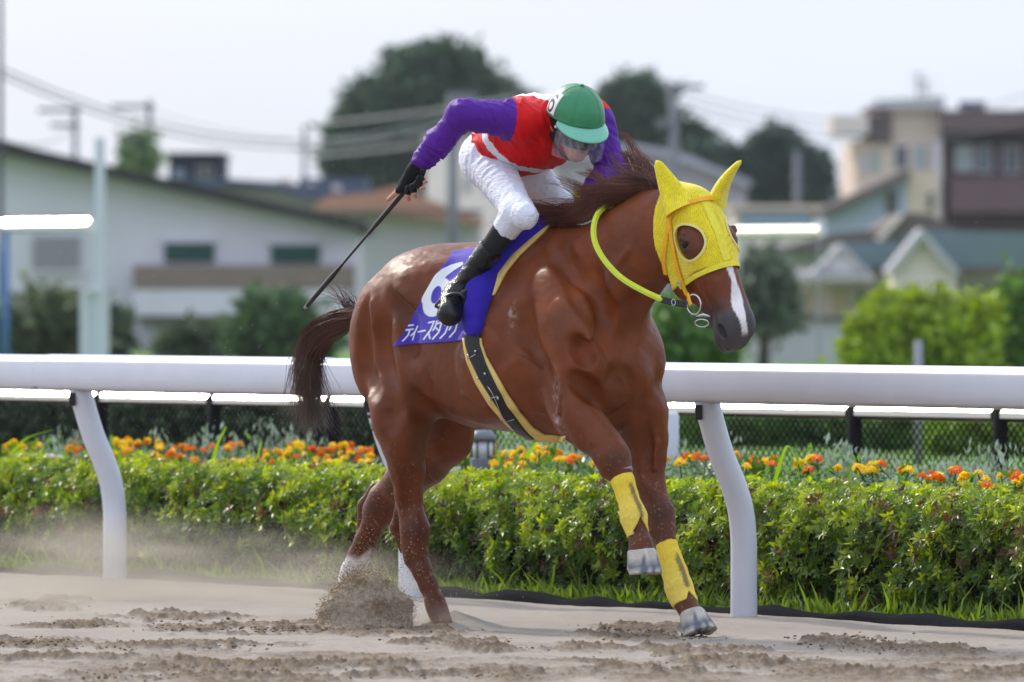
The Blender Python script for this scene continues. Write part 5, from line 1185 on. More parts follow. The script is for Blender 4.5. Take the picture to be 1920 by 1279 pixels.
KANA = [[(212,998),(272,989)],[(180,1046),(268,1034)],[(226,1044),(205,1100),(148,1158)],
        [(326,1002),(292,1062),(240,1104)],[(286,1074),(262,1150)],[(334,1062),(408,1048)],
        [(448,964),(508,950),(470,1040),(395,1140)],[(448,1068),(462,1132)],
        [(540,945),(522,1000),(496,1046)],[(538,974),(588,962),(560,1062),(492,1138)],[(524,1016),(556,1050)],[(568,934),(576,950)],[(592,926),(600,942)],
        [(606,960),(628,990)],[(664,985),(628,1074),(574,1130)],
        [(706,958),(692,1005),(672,1040)],[(704,972),(762,958),(736,1050),(676,1118)]]
for st in KANA: ink = np.minimum(ink, seg_d(st)-8.5)
def ellip(cx,cy,rx,ry,tilt):
    c,s = math.cos(tilt), math.sin(tilt); u = (ZX-cx)*c+(ZY-cy)*s; v = -(ZX-cx)*s+(ZY-cy)*c
    return (np.sqrt((u/rx)**2+(v/ry)**2)-1)*min(rx,ry)
bowl = np.maximum(ellip(535,690,140,222,.42), -ellip(527,664,52,98,.33))
tailp = [(415,720),(450,610),(520,510),(610,425),(700,372),(800,330)]
tw = [50,56,54,46,34,18]
td = np.full(ZX.shape,1e9)
for i in range(5):
    for t in np.linspace(0,1,8): td = np.minimum(td, np.hypot(ZX-(tailp[i][0]*(1-t)+tailp[i+1][0]*t), ZY-(tailp[i][1]*(1-t)+tailp[i+1][1]*t))-(tw[i]*(1-t)+tw[i+1]*t))
six = np.minimum(bowl, np.maximum(td, -ellip(527,664,52,98,.33)))
ink = np.minimum(ink, six)
w = 1-smooth01(ink, -3.0, 3.0)
colr = BLUE*(1-w[...,None]) + np.array((.80,.82,.84))*w[...,None]
sheet_mesh('cloth', top, bot, M_cloth, ncloth, colr)
# saddle: blue roll, cream foam under it, girth
saddle = empty('saddle', HO0, -HA, 'racing saddle with blue felt roll, black girth and yellow foam girth pad on the horse', 'saddle')
def sheet(name, left, right, nu, nv, off, m, parent, puff=0.0, thick=.006):
    top, bot, _ = drape(name, left, right, nu, nv, off, m, parent, puff, thick); return sheet_mesh(name, top, bot, m, parent)
sheet('foam_pad', [(1016,425),(985,446),(950,474),(921,510),(914,545),(910,568)], [(1034,423),(1017,441),(975,481),(953,508),(944,524),(930,552)], 8, 26, .010, M_foam, saddle, .006, .009)
sheet('felt_roll', [(1018,420),(959,441),(919,470),(893,499),(881,526),(879,550),(879,578),(874,605),(876,620),(884,630)], [(1036,420),(1012,440),(965,481),(938,516),(930,543),(923,564),(912,595),(909,612),(905,622),(901,630)], 14, 44, .016, M_blue, saddle, .062, .014)
sheet('girth_pad', [(870,634),(872,650),(877,677),(894,718),(919,759),(948,792),(976,814),(1004,824),(1060,826)], [(904,634),(905,645),(913,668),(933,703),(954,740),(976,771),(1001,801),(1022,814),(1063,817)], 8, 46, .010, M_foam, saddle, .004, .009)
girth = sheet('girth', [(876,625),(878,645),(885,670),(904,710),(926,746),(948,781),(969,804),(990,816)], [(902,622),(903,645),(916,684),(935,724),(954,759),(982,795),(996,811),(1003,817)], 8, 40, .019, M_black, saddle, .003, .006)
for x,y in ((886,666),(899,658),(903,707),(916,699),(924,746),(937,741)):
    p,n = surf(x,y); b = MB().sphere(tuple(p+n*.024), .0058, 8, 6); b.build('stud', M_steel, None, True).parent = girth
    girth.children
for pts in ([(921,722),(928,732),(933,748),(944,775),(960,792),(966,796),(958,798)],[(884,672),(899,664)],[(922,744),(938,738)],[(950,781),(965,777)],[(944,781),(940,778)]):
    b = MB().tube([tuple(surf(*q)[0]+surf(*q)[1]*.024) for q in pts], .0018, 5); o = b.build('keeper_wire', M_steel, None, True); o.parent = girth
# bridle: strap ends, bit ring, rein
bridle = empty('bridle', HO0, -HA, 'orange-yellow bridle with steel ring bit and lime green rein on the horse', 'bridle')
def strap(name, pts, width, off=.004, thick=.003, m=M_strap, n=8, parent=None, G=None):
    Q = spline([(x,y,0) for x,y in pts], n); P = []; Nn = []
    for x,y,_ in Q:
        p, nn = surf(x,y,G or gh); P.append(p+nn*off); Nn.append(nn)
    P = np.array(P); Nn = np.array(Nn)
    for _ in range(5): P[1:-1] = (P[:-2]+2*P[1:-1]+P[2:])/4; Nn[1:-1] = (Nn[:-2]+2*Nn[1:-1]+Nn[2:]); Nn /= np.linalg.norm(Nn,axis=1,keepdims=True)
    return ribbon(name, list(P), list(Nn), width, thick, m, parent or bridle)
strap('browband', [(1256,408),(1266,398),(1282,386),(1300,378),(1320,374),(1336,374),(1350,377)], .020, .005, .004)
strap('cheekpiece', [(1256,402),(1258,425),(1262,452),(1267,480),(1274,508),(1282,532),(1290,552)], .020, .006, .004)
strap('cheek_strap', [(1256,412),(1251,440),(1247,470),(1245,492),(1249,514)], .016, .004, .003)
strap('crown_loop', [(1257,402),(1256,416),(1258,432)], .018, .009, .004)
def torus(c, ax, R, r, n=28, k=8, sx=1.0, e=None):
    ax = np.array(ax,float); ax /= np.linalg.norm(ax); e1 = np.cross(ax, (0,0,1) if e is None else e); e1 /= np.linalg.norm(e1); e2 = np.cross(ax,e1)
    return [tuple(np.array(c)+e1*math.cos(a)*R*sx+e2*math.sin(a)*R) for a in np.linspace(0,2*math.pi,n)]
rc = surf(1300,571,g)[0]; rn = HAX[1]*.9+HAX[2]*.25
rc = hp(1301,571,.085)
MB().tube(torus(rc, rn, .039, .0035), .0036, 8, False).build('bit_ring', M_steel, None, True).parent = bridle
MB().tube(torus(hp(1316,606,.080), HAX[1]*.7+HAX[2]*.5+HAX[0]*.5, .016, .003, sx=1.7), .0028, 8, False).build('bit_loop', M_steel, None, True).parent = bridle
MB().tube([tuple(hp(1306,594,.085)), tuple(hp(1318,590,.075)), tuple(hp(1334,594,.045))], [.0055,.0065,.005], 8).build('bit_bar', M_steel, None, True).parent = bridle
bpts = [hp(1290,552,.082), hp(1293,562,.09), hp(1296,572,.092)]
ribbon('buckle_keeper', [np.array(p) for p in bpts], [np.array(HAX[1])]*3, .020, .006, M_strap, bridle)
p_,n_ = surf(1279,530,gh); MB().tube(torus(p_+n_*.014, n_, .010, .002), .002, 6, False).build('buckle', M_steel, None, True).parent = bridle
rpts = [hp(1288,571,.09), hp(1262,567,.11), hp(1238,561,.13)]
def rib(name, P, width, thick, m, parent, nrm):
    return ribbon(name, [np.array(p) for p in P], [np.array(nrm(p)) if callable(nrm) else np.array(nrm) for p in P], width, thick, m, parent)
nv_ = vloc(Vector((0,-1,0)))
rib('rein_billet', spline(rpts,6), .026, .010, M_black, bridle, nv_)
MB().tube(torus(hp(1263,567,.118), nv_, .012, .002, sx=.6), .0022, 6, False).build('rein_buckle', M_steel, None, True).parent = bridle
rein = [hp(1242,562,.13), hp(1205,545,.16), hp(1165,521,.18), hp(1135,490,.185), hp(1117,458,.18), hp(1113,430,.16), hp(1119,405,.12), hp(1132,390,.07), hp(1146,382,.03)]
rs_ = spline(rein, 7)
M_ = MB()
for off in (-.0068, 0, .0068):
    pts = []
    for i,p in enumerate(rs_):
        t = rs_[min(i+1,len(rs_)-1)]-rs_[max(i-1,0)]; t /= np.linalg.norm(t); sdv = np.cross(t, nv_); sdv /= np.linalg.norm(sdv); pts.append(tuple(p+sdv*off+nv_*(.004 if off == 0 else 0)))
    M_.tube(pts, .0050, 7)
M_.build('rein', M_rein, None, True).parent = bridle
rr2 = spline([hp(1078,362,-.02), hp(1088,370,.0), hp(1102,378,.03), hp(1122,383,.04), hp(1150,384,.03)], 6)
M_ = MB(); 
for off in (-.010,0,.010): M_.tube([tuple(p+np.array((0,0,off))) for p in rr2], .0072, 7)
M_.build('rein', M_rein, None, True).parent = bridle
# ================================================================ the jockey
jockey = empty('person', HO0, -HA, 'jockey crouching over the saddle in red and purple silks, green helmet cap and white breeches', 'person')
def JC(L, p, r, q, r2, k=.04, ax=None, f=1.0): L.append(Cone(p, r, q, r2, k, ax, f))
sh_r, el_r, wr_r = hp(972,226,.19), hp(868,214,.40), hp(787,308,.44)
sh_l, el_l, wr_l = hp(1108,222,-.20), hp(1150,318,-.24), hp(1098,372,-.06)
pel = hp(912,292,0); chest = hp(1000,246,0); neckb = hp(1048,226,0)
hip_r, kn_r, an_r = hp(918,308,.09), hp(972,398,.25), hp(860,545,.315)
hip_l, kn_l, an_l = hp(985,318,-.10), hp(1046,388,-.27), hp(985,540,-.33)
hd = hp(1080,226,0)
FJ = Vector((.40,-.85,-.40)).normalized(); XJ = Vector((-.90,-.42,0.02)); XJ = (XJ-FJ*XJ.dot(FJ)).normalized(); UJ = FJ.cross(XJ)
if UJ.z < 0: UJ = -UJ
JX = np.array([vloc(FJ), vloc(XJ), vloc(UJ)])            # forward, right, up of the head
def J(f, x, u): return hd + JX[0]*f + JX[1]*x + JX[2]*u
# body
B_ = []
JC(B_, pel, .095, chest, .12, .05, LAT, 1.1); JC(B_, chest, .125, neckb, .085, .06, LAT, 1.3); JC(B_, neckb, .058, J(-.03,0,-.05), .055)
for a,b,c in ((sh_r,el_r,wr_r),(sh_l,el_l,wr_l)):
    JC(B_, a, .058, b, .042); JC(B_, b, .042, c, .027); JC(B_, chest+(a-chest)*.35, .075, a, .06)
for a,b,c in ((hip_r,kn_r,an_r),(hip_l,kn_l,an_l)): JC(B_, a, .070, b, .050, .02); JC(B_, b, .046, c, .030, .02)
B_.append(Ell(J(0,0,.015), (.098,.078,.105), JX, .04)); B_.append(Ell(J(.035,0,-.060), (.062,.062,.075), JX, .04)); B_.append(Ell(J(.062,0,-.125), (.030,.034,.026), JX, .04))     # skull, face, chin
B_.append(Cone(J(.096,0,-.022), .010, J(.118,0,-.058), .014, .015)); B_.append(Ell(J(.100,0,-.064), (.014,.020,.010), JX, .012))      # nose
for s in (1,-1):
    B_.append(Ell(J(.078,s*.038,-.050), (.022,.026,.020), JX, .03)); B_.append(Ell(J(.100,s*.032,-.018), (.014,.018,.012), JX, .015, True)); B_.append(Cone(J(.092,s*.018,.002), .010, J(.082,s*.050,.000), .009, .015))
    B_.append(Ell(J(.0,s*.080,-.03), (.024,.010,.032), JX, .012))
B_.append(Cone(J(.094,.022,-.093), .007, J(.094,-.022,-.093), .007, .01)); B_.append(Cone(J(.091,.02,-.103), .008, J(.091,-.02,-.103), .008, .01)); B_.append(Cone(J(.103,.024,-.098), .0025, J(.103,-.024,-.098), .0025, .006, None, 1.0, True))
lo = np.array((-1.05,-.50,1.28)); hi = np.array((.05,.50,2.24))
gj = Grid((-1.45,-.36,.85), (.12,.62,2.25), .0065)
gj.D[:] = .2
gj = Grid((-1.35,-.58,.95), (.16,.42,2.3), .0065).add(B_)
V, F = gj.surface(); V = relax(V, F, 1)
me = mesh('body', V, F)
df_ = V-hd; fj, xj, uj = df_@JX[0], df_@JX[1], df_@JX[2]
C = np.tile(np.array((.50,.27,.19)), (len(V),1)); C *= (1+.05*vnoise(V,40,4))[:,None]
lip = np.exp(-((uj+.098)/.008)**2 - (xj/.024)**2)*(fj > .08)*.55; C = C*(1-lip[:,None]) + lip[:,None]*np.array((.40,.14,.12))
hair_ = ((uj > .0) | ((fj < .01) & (uj > -.075)))&(np.linalg.norm(df_,axis=1) < .16)&(abs(xj) < .087); C[hair_] = (.012,.010,.009)
br = (abs(uj-.004) < .007)&(abs(abs(xj)-.034) < .02)&(fj > .06); C[br] = (.02,.016,.013)
paint(me, C)
M_skin = material('skin', (.5,.28,.2), .5, .4, attr='col', sub=.15, bump=(150,.1,.001))
body_me = me; link('body', me, M_skin, jockey)
def wrinkle(V, F, amp, sc, dirv, seed):
    """cloth folds: ridged waves running across dirv, pushed along the normals"""
    a,b,c,d = (V[F[:,i]] for i in range(4)); fn = np.cross(c-a, d-b); N_ = np.zeros_like(V)
    for i in range(4): np.add.at(N_, F[:,i], fn)
    N_ /= np.maximum(np.linalg.norm(N_,axis=1,keepdims=True),1e-9)
    r = np.random.default_rng(seed); dirv = np.array(dirv,float)/np.linalg.norm(dirv); h = np.zeros(len(V)); warp = np.stack([vnoise(V,9,seed+i) for i in range(3)],1)*.035
    Y = V+warp
    for i in range(5):
        k = dirv*sc*(1+.55*i) + r.normal(size=3)*sc*.45; q = np.sin(Y@k + r.uniform(0,6.28)); h += (1-np.abs(q))**1.6/(1+.5*i)*(.5+.5*vnoise(V,7,seed+20+i))
    h -= h.mean()
    return V + N_*(h*amp)[:,None]
# breeches
P_ = []
for a,b,s in ((hip_r,kn_r,1),(hip_l,kn_l,-1)):
    JC(P_, a, .096, b, .061, .05)
P_.append(Ell(hp(985,405,.28), (.055,.05,.055), None, .05))
gp0 = Grid((-1.35,-.5,1.25), (.05,.45,2.15), .0065).add([Ell(hp(928,292,0), (.150,.140,.120), axes_of(chest-pel), .05)])
gp = Grid((-1.35,-.5,1.25), (.05,.45,2.15), .0065).add(P_)
low = kn_r + (an_r-kn_r)*.24; dn = (an_r-kn_r)/np.linalg.norm(an_r-kn_r); low_l = kn_l + (an_l-kn_l)*.24; dl = (an_l-kn_l)/np.linalg.norm(an_l-kn_l)
X = gp.pts((slice(None),)*3); wst = pel+(chest-pel)*.72; wd = (chest-pel)/np.linalg.norm(chest-pel)
gq = Grid((-1.35,-.5,1.25), (.05,.45,2.15), .0065).add([Cone(kn_r,.061,kn_r+(an_r-kn_r)*.35,.050,.04), Cone(kn_l,.066,kn_l+(an_l-kn_l)*.35,.050,.04)])
shin = np.maximum(gq.D, np.where(X[...,1] < 0, (X-low)@dn, (X-low_l)@dl))
gp.D = smin(smin(np.maximum(gp0.D, (X-wst)@wd), gp.D, .10), shin, .03).astype(np.float32)
V, F = gp.surface(); V = relax(V, F, 2); V = wrinkle(V, F, .0040, 34, (kn_r-hip_r)+np.array((0,.12,.0)), 3); V = wrinkle(V, F, .0026, 78, (0.5,.5,.6), 9)
M_breech = material('white_breeches', (.74,.75,.84), .62, .35, noise=(12,.04,3), bump=(34,.55,.016,(1,1,2.2)), sheen=.0)
speckle(M_breech, 95, .70, (.42,.38,.34), .5)
link('breeches', mesh('breeches', V, F), M_breech, jockey)
# jersey
S_ = []
JC(S_, pel+(chest-pel)*.25, .125, chest, .142, .06, LAT, 1.16); JC(S_, chest, .142, neckb-np.array((.03,0,0)), .098, .06, LAT, 1.35)
S_.append(Ell(hp(985,262,.02), (.22,.175,.125), axes_of(chest-pel), .06))
for a,b,c,wr in ((sh_r,el_r,wr_r,.034),(sh_l,el_l,wr_l,.034)):
    JC(S_, chest+(a-chest)*.45, .095, a, .078, .06); JC(S_, a, .082, b, .061, .04); JC(S_, b, .060, b+(c-b)*.55, .052, .03); JC(S_, b+(c-b)*.55, .051, b+(c-b)*.82, .045, .03); JC(S_, b+(c-b)*.82, .040, c, .033, .02)
gs = Grid((-1.40,-.58,1.45), (.16,.42,2.2), .0065).add(S_)
X = gs.pts((slice(None),)*3); hem = hp(915,262,.0); hd_ = wd
hem0 = pel+(chest-pel)*.30
gs.D = np.maximum.reduce([gs.D, -((X-hem0)@wd) , (X-wr_r)@((wr_r-el_r)/np.linalg.norm(wr_r-el_r))-.5*(X[...,1]>0)]).astype(np.float32)
V, F = gs.surface(); V = relax(V, F, 2); V0 = V.copy()
arm_r = (V-sh_r)@((el_r-sh_r)/np.linalg.norm(el_r-sh_r)); arm_l = (V-sh_l)@((el_l-sh_l)/np.linalg.norm(el_l-sh_l))
Vf = wrinkle(V, F, .0105, 70, wr_r-el_r, 12); Vt = wrinkle(V, F, .0100, 26, (.7,.4,.5), 15); Vt = wrinkle(Vt, F, .0035, 60, (.3,.6,.7), 16)
def seg_(a,b): t = np.clip((V0-a)@(b-a)/(b-a).dot(b-a),0,1); return np.linalg.norm(V0-a-np.outer(t,b-a),axis=1)
fore = (V-el_r)@((wr_r-el_r)/np.linalg.norm(wr_r-el_r)); wf = smooth01(fore,.10,.2)*(arm_r > .05)
nj_ = normals(V0, F); fold = np.sin(fore*165+2.2*vnoise(V0,16,44))*.0062*smooth01(fore,.13,.18)*(1-smooth01(fore,.232,.25))*(seg_(el_r,wr_r) < .09)
V = Vt*(1-wf[:,None]) + Vf*wf[:,None]
V = V + nj_*fold[:,None]
me = mesh('jersey', V, F)
px_, py_ = img_xy(V0); LATR = np.array((0,-1.0,0))
def seg_(a,b): t = np.clip((V0-a)@(b-a)/(b-a).dot(b-a),0,1); return np.linalg.norm(V0-a-np.outer(t,b-a),axis=1)
seam = (arm_r > .032)&(seg_(sh_r,el_r) < .105)&((V0-chest)@LATR > .115) | (seg_(el_r,wr_r) < .08) | (arm_l > .0)&(seg_(sh_l,el_l) < .10) | (seg_(el_l,wr_l) < .075)
red = np.array((.66,.004,.006)); pur = np.array((.088,.012,.27)); wht = np.array((.80,.80,.84))
C = np.tile(red,(len(V),1))
tp, bt = hp(950,196,0), hp(1012,322,0); axh = bt-tp; axh /= np.linalg.norm(axh); nh = np.cross(axh,(0,1,0)); nh /= np.linalg.norm(nh)
if nh[0] < 0: nh = -nh
hoop = (V0-tp)@nh
wb = (np.abs(hoop+.006*np.sin(V0[:,1]*40)) < .021+.006*vnoise(V0,30,6)) | ((np.abs(V0[:,1]+.0) < .075)&(hoop > 0)&(V0[:,2] > chest[2]+.118))
C[wb] = wht; C[seam] = pur
C *= (1+.05*vnoise(V0,14,9))[:,None]; paint(me, C)
M_silk = material('racing_silk', (.5,.02,.02), .55, .25, attr='col', bump=(26,.5,.016))
link('jersey', me, M_silk, jockey)
# boots and stockings
def boot(kn, an, toe, s):
    L_ = []; d = (an-kn)/np.linalg.norm(an-kn); top = kn+(an-kn)*.45
    ft = (toe-an)/np.linalg.norm(toe-an)
    L_.append(Cone(top, .050, an, .042, .02)); L_.append(Cone(an, .043, an+ft*.05+d*.018, .046, .03)); L_.append(Cone(an+ft*.03+d*.02, .047, toe+d*.004, .045, .03, np.cross(ft,d), 1.15)); L_.append(Ell(an-ft*.025+d*.03, (.034,.034,.036), None, .03))
    pts = np.array([top,an,toe]); G = Grid(pts.min(0)-.09, pts.max(0)+.09, .005).add(L_); X = G.pts((slice(None),)*3)
    sole = np.cross(np.cross(ft, d), ft); sole /= np.linalg.norm(sole)
    if sole.dot(d) < 0: sole = -sole
    G.D = np.maximum.reduce([G.D, -((X-top)@d), (X-(an+d*.052))@sole]).astype(np.float32); V, F = G.surface(); V = relax(V,F,1); V = wrinkle(V,F,.0042,26,d+ft*.8+np.array((0,.5,0)),21+s); V = wrinkle(V,F,.0020,70,d,23+s)
    o = link('boot', mesh('boot', V, F), M_gloss, jockey)
    K = []; K.append(Cone(kn+(an-kn)*.16, .054, top, .044, .02)); G = Grid(np.minimum(kn,top)-.08, np.maximum(kn,top)+.08, .006).add(K); X = G.pts((slice(None),)*3)
    G.D = np.maximum.reduce([G.D, (X-(top+d*.02))@d]).astype(np.float32); V, F = G.surface(); V = relax(V,F,1); link('stocking', mesh('stocking', V, F), M_stock, jockey)
    return d, ft, sole
M_stock = material('black_knit', (.016,.017,.018), .7, .3)
toe_r = hp(844,588,.42); toe_l = hp(1005,585,-.42)
dR, fR, soR = boot(kn_r, an_r, toe_r, 1); boot(kn_l, an_l, toe_l, 2)
# rolled cuff of shiny rubber along the boot front
bt0 = kn_r+(an_r-kn_r)*.45
# stirrup iron and leather
stirrup = empty('stirrup', HO0, -HA, 'dark steel stirrup iron hanging under the jockey boot', 'stirrup')
mid = an_r+fR*.075+dR*.055; sdr = np.cross(fR, soR); sdr /= np.linalg.norm(sdr)
M_iron = material('dull_steel', (.09,.09,.095), .35, .5, metal=.8)
arch = [mid+sdr*.052*math.cos(a)-soR*(.11*math.sin(a)-.0) for a in np.linspace(0,math.pi,16)]
MB().tube([tuple(p) for p in arch]+[tuple(mid+sdr*-.052+soR*.008), tuple(mid+soR*.010), tuple(mid+sdr*.052+soR*.008), tuple(arch[0])], .0062, 8).build('iron', M_iron, None, True).parent = stirrup
lt = mid-soR*.11; MB().tube([tuple(lt), tuple((lt+hp(905,520,.24))/2), tuple(hp(915,500,.24))], .010, 6).build('stirrup_leather', M_black, None, True).parent = stirrup
# right hand, its glove and the whip
whip = empty('riding_whip', HO0, -HA, 'black riding whip with padded flap held low in the jockey gloved hand', 'whip')
SW = .445
def hq(x,y,ds=0): return hp(x,y,SW+ds)
w0, w1 = hq(782,331,.0), hq(573,577,-.02)
def wpt(t): return w0+(w1-w0)*t
M_whip = material('whip_leather', (.014,.015,.017), .45, .5)
MB().tube([tuple(wpt(t)) for t in (-.06,-.05,.05,.3,.36,.38,.43,.44,.66,.72,.76,.98,1.0)], [.009,.011,.0105,.0098,.0095,.0075,.0075,.0052,.0048,.0085,.0105,.0092,.006], 10).build('shaft', M_whip, None, True).parent = whip
MB().tube([tuple(wpt(.985)), tuple(wpt(1.004))], [.0095,.0075], 10).build('tip_cap', material('grey_rubber',(.20,.20,.19),.6), None, True).parent = whip
HN_ = []
palm = hq(772,334); kn0 = hq(757,352)
HN_.append(Cone(wr_r, .027, hq(778,322,.0), .030, .02)); HN_.append(Cone(hq(779,322,.0), .032, hq(763,346,.01), .030, .02, None)); 
fingers = [([hq(757,350,.030),hq(744,360,.030),hq(728,374,.022)], [.0125,.0105,.0085]),      # thumb laid along the whip
           ([hq(766,354,.035),hq(764,366,.040),hq(767,374,.012)], [.0115,.010,.0085]),
           ([hq(774,350,.040),hq(776,362,.038),hq(779,369,.005)], [.0115,.010,.0085]),
           ([hq(782,344,.036),hq(789,352,.030),hq(794,353,-.005)], [.0110,.0095,.008]),
           ([hq(787,334,.030),hq(795,340,.022),hq(799,341,-.012)], [.0100,.0085,.0072])]
for P,r in fingers:
    for i in range(2): HN_.append(Cone(P[i], r[i], P[i+1], r[i+1], .006))
allp = np.array([wr_r]+[p for P,_ in fingers for p in P])
G = Grid(allp.min(0)-.06, allp.max(0)+.06, .0032).add(HN_); V, F = G.surface(); V = relax(V,F,1); me = mesh('hand', V, F); paint(me, np.tile(np.array((.55,.25,.18)),(len(V),1))); bm_ = bmesh.new(); bm_.from_mesh(body_me); bm_.from_mesh(me); bm_.to_mesh(body_me); bm_.free(); body_me.polygons.foreach_set('use_smooth', np.ones(len(body_me.polygons), dtype=bool)); body_me.update(); bpy.data.meshes.remove(me)
GL = [Cone(wr_r-(palm-wr_r)*.15, .033, hq(778,322), .035, .02), Cone(hq(779,322), .036, hq(762,348,.01), .034, .02)]
for P,r in fingers: GL.append(Cone(P[0], r[0]+.004, P[0]+(P[1]-P[0])*.75, r[1]+.0035, .008))
G = Grid(allp.min(0)-.06, allp.max(0)+.06, .004).add(GL); V, F = G.surface(); V = relax(V,F,1)
link('glove', mesh('glove', V, F), material('black_knit_glove', (.010,.010,.011), .8, .2, bump=(200,.3,.002)), jockey)
# left hand on the reins
LH = []; c0 = wr_l; LH.append(Cone(c0, .028, c0+np.array((.05,-.01,-.02)), .034, .02))
LF = []
for i in range(5):
    a = c0+np.array((.055,-.03+.016*i,-.005-.003*i)); LF += [Cone(a, .0105, a+np.array((.03,-.004,-.012)), .0095, .006), Cone(a+np.array((.03,-.004,-.012)), .0095, a+np.array((.022,-.006,-.036)), .008, .006)]
G = Grid(c0-.09, c0+.14, .004).add(LH+LF); V,F = G.surface(); V = relax(V,F,1); link('glove', mesh('glove', V, F), bpy.data.materials['black_knit_glove'], jockey)
# helmet
helmet = link('helmet', None, None, jockey) if False else None
HSH = [Ell(J(-.012,0,.018), (.128,.110,.124), JX, .02)]
G = Grid(hd-.2, hd+.2, .005).add(HSH); X = G.pts((slice(None),)*3)-hd; f_,x_,u_ = X@JX[0], X@JX[1], X@JX[2]
shell = np.maximum(G.D+.004, np.maximum(-(u_+.045+.20*np.clip(-f_,-.06,.2)), -(u_-.005-.9*(f_-.07)*-1) if False else -(u_+.20-1.9*np.clip(f_+.02,0,.2))))
inner = Ell(J(-.012,0,.018), (.110,.092,.106), JX).d(G.pts((slice(None),)*3))
D0 = G.D.copy()
G.D = np.maximum(shell, -inner).astype(np.float32); V,F = G.surface(); V = relax(V,F,1)
helmet = link('helmet', mesh('helmet', V, F), material('black_helmet_shell', (.012,.012,.013), .35, .5), jockey)
capcut = -(u_ - (.012 - .10*f_*0 + .42*np.clip(-f_,0,.2)*-.35))
G.D = np.maximum.reduce([D0-.003, capcut, -(D0+.006)]).astype(np.float32); V,F = G.surface(); V = relax(V,F,1); Vw = wrinkle(V,F,.0016,120,JX[1]*.7+JX[0]*.5,31)
dv = V-hd; low_ = 1-smooth01(dv@JX[2],.03,.09); V = V + (Vw-V)*(low_[:,None]*1.6+.5)
M_cap = material('green_cap_cloth', (.036,.23,.095), .42, .4, noise=(20,.08,4), bump=(80,.25,.003), sheen=.2)
cap_cover = link('cap_cover', mesh('cap_cover', V, F), M_cap, helmet)
def dome(th, ph, off=.003):
    """point on the cap: th = angle round from the front towards the right, ph = height angle"""
    d = JX[0]*math.cos(th)*math.cos(ph)+JX[1]*math.sin(th)*math.cos(ph)+JX[2]*math.sin(ph)
    q = np.array((.128,.110,.124)); e = np.array((math.cos(th)*math.cos(ph), math.sin(th)*math.cos(ph), math.sin(ph))); k = 1/np.linalg.norm(e/q)
    return J(-.012,0,.018)+d*(k+off), d
P = [];Nn = []
for a in np.linspace(-2.0,2.0,50):
    p,n = dome(a,.02+.012*math.sin(a*9)+.008*math.sin(a*23),.004); P.append(p); Nn.append(n)
ribbon('cap_hem', P, Nn, .008, .0028, M_cap, cap_cover)
MB().sphere(tuple(dome(0,math.pi/2,.004)[0]), .011, 12, 8, (1,1,.6)).build('cap_button', M_cap, None, True).parent = cap_cover
for a in (-2.6,-1.55,-.5,.55,1.6,2.65):
    pts = [dome(a, ph, .0035) for ph in np.linspace(.06,1.5,18)]; ribbon('cap_seam', [p for p,_ in pts], [n for _,n in pts], .003, .0008, M_cap, cap_cover)
# white number patch on the right side
nu_, nv2 = 40, 56; th0, th1, ph0, ph1 = 1.34, 2.06, .0, .84
T_, H_ = np.meshgrid(np.linspace(th0,th1,nu_), np.linspace(ph0,ph1,nv2)); top = np.zeros((nv2,nu_,3)); bot = top.copy()
for i in range(nv2):
    for j in range(nu_):
        p,n = dome(T_[i,j], H_[i,j], .0055); top[i,j] = p; bot[i,j] = p-n*.003
uu_ = (1-np.linspace(0,1,nu_)[None,:]+np.zeros((nv2,1)))*.075; vv_ = (np.linspace(0,1,nv2)[:,None]+np.zeros((1,nu_)))*.105
ring = np.abs(np.hypot((uu_-.037)/.019,(vv_-.036)/.024)-1)*.020-.0058
arc = np.abs(np.hypot((uu_-.037)/.021,(vv_-.052)/.036)-1)*.024-.0055; arc = np.where((vv_ > .048)&~((uu_ < .032)&(vv_ < .08)&False), arc, 1); arc = np.where((uu_ > .045)&(vv_ < .078), 1, arc)
k_ = 1-smooth01(np.minimum(ring,arc),-.001,.001)
colr = np.array((.80,.80,.80))*(1-k_[...,None])+np.array((.03,.03,.035))*k_[...,None]
patch = sheet_mesh('number_patch', top, bot, material('printed_white_patch',(.8,.8,.8),.5,.4,attr='col'), cap_cover, colr)
# peak
nv2, nu_ = 9, 30; top = np.zeros((nv2,nu_,3)); bot = top.copy()
for i in range(nv2):
    for j in range(nu_):
        th = -1.12+2.24*j/(nu_-1); p,n = dome(th, -.02, .001); r = i/(nv2-1); ext = .062*math.cos(th*1.25)**.75 if abs(th*1.25) < 1.57 else 0
        fw = JX[0]*math.cos(th*.6)+JX[1]*math.sin(th*.6)
        top[i,j] = p + fw*ext*r*.92 - JX[2]*(ext*r*.60+.004*r); bot[i,j] = top[i,j]-JX[2]*.004
sheet_mesh('peak', top, bot, material('aqua_plastic', (.15,.47,.33), .25, .5, coat=.3), helmet)
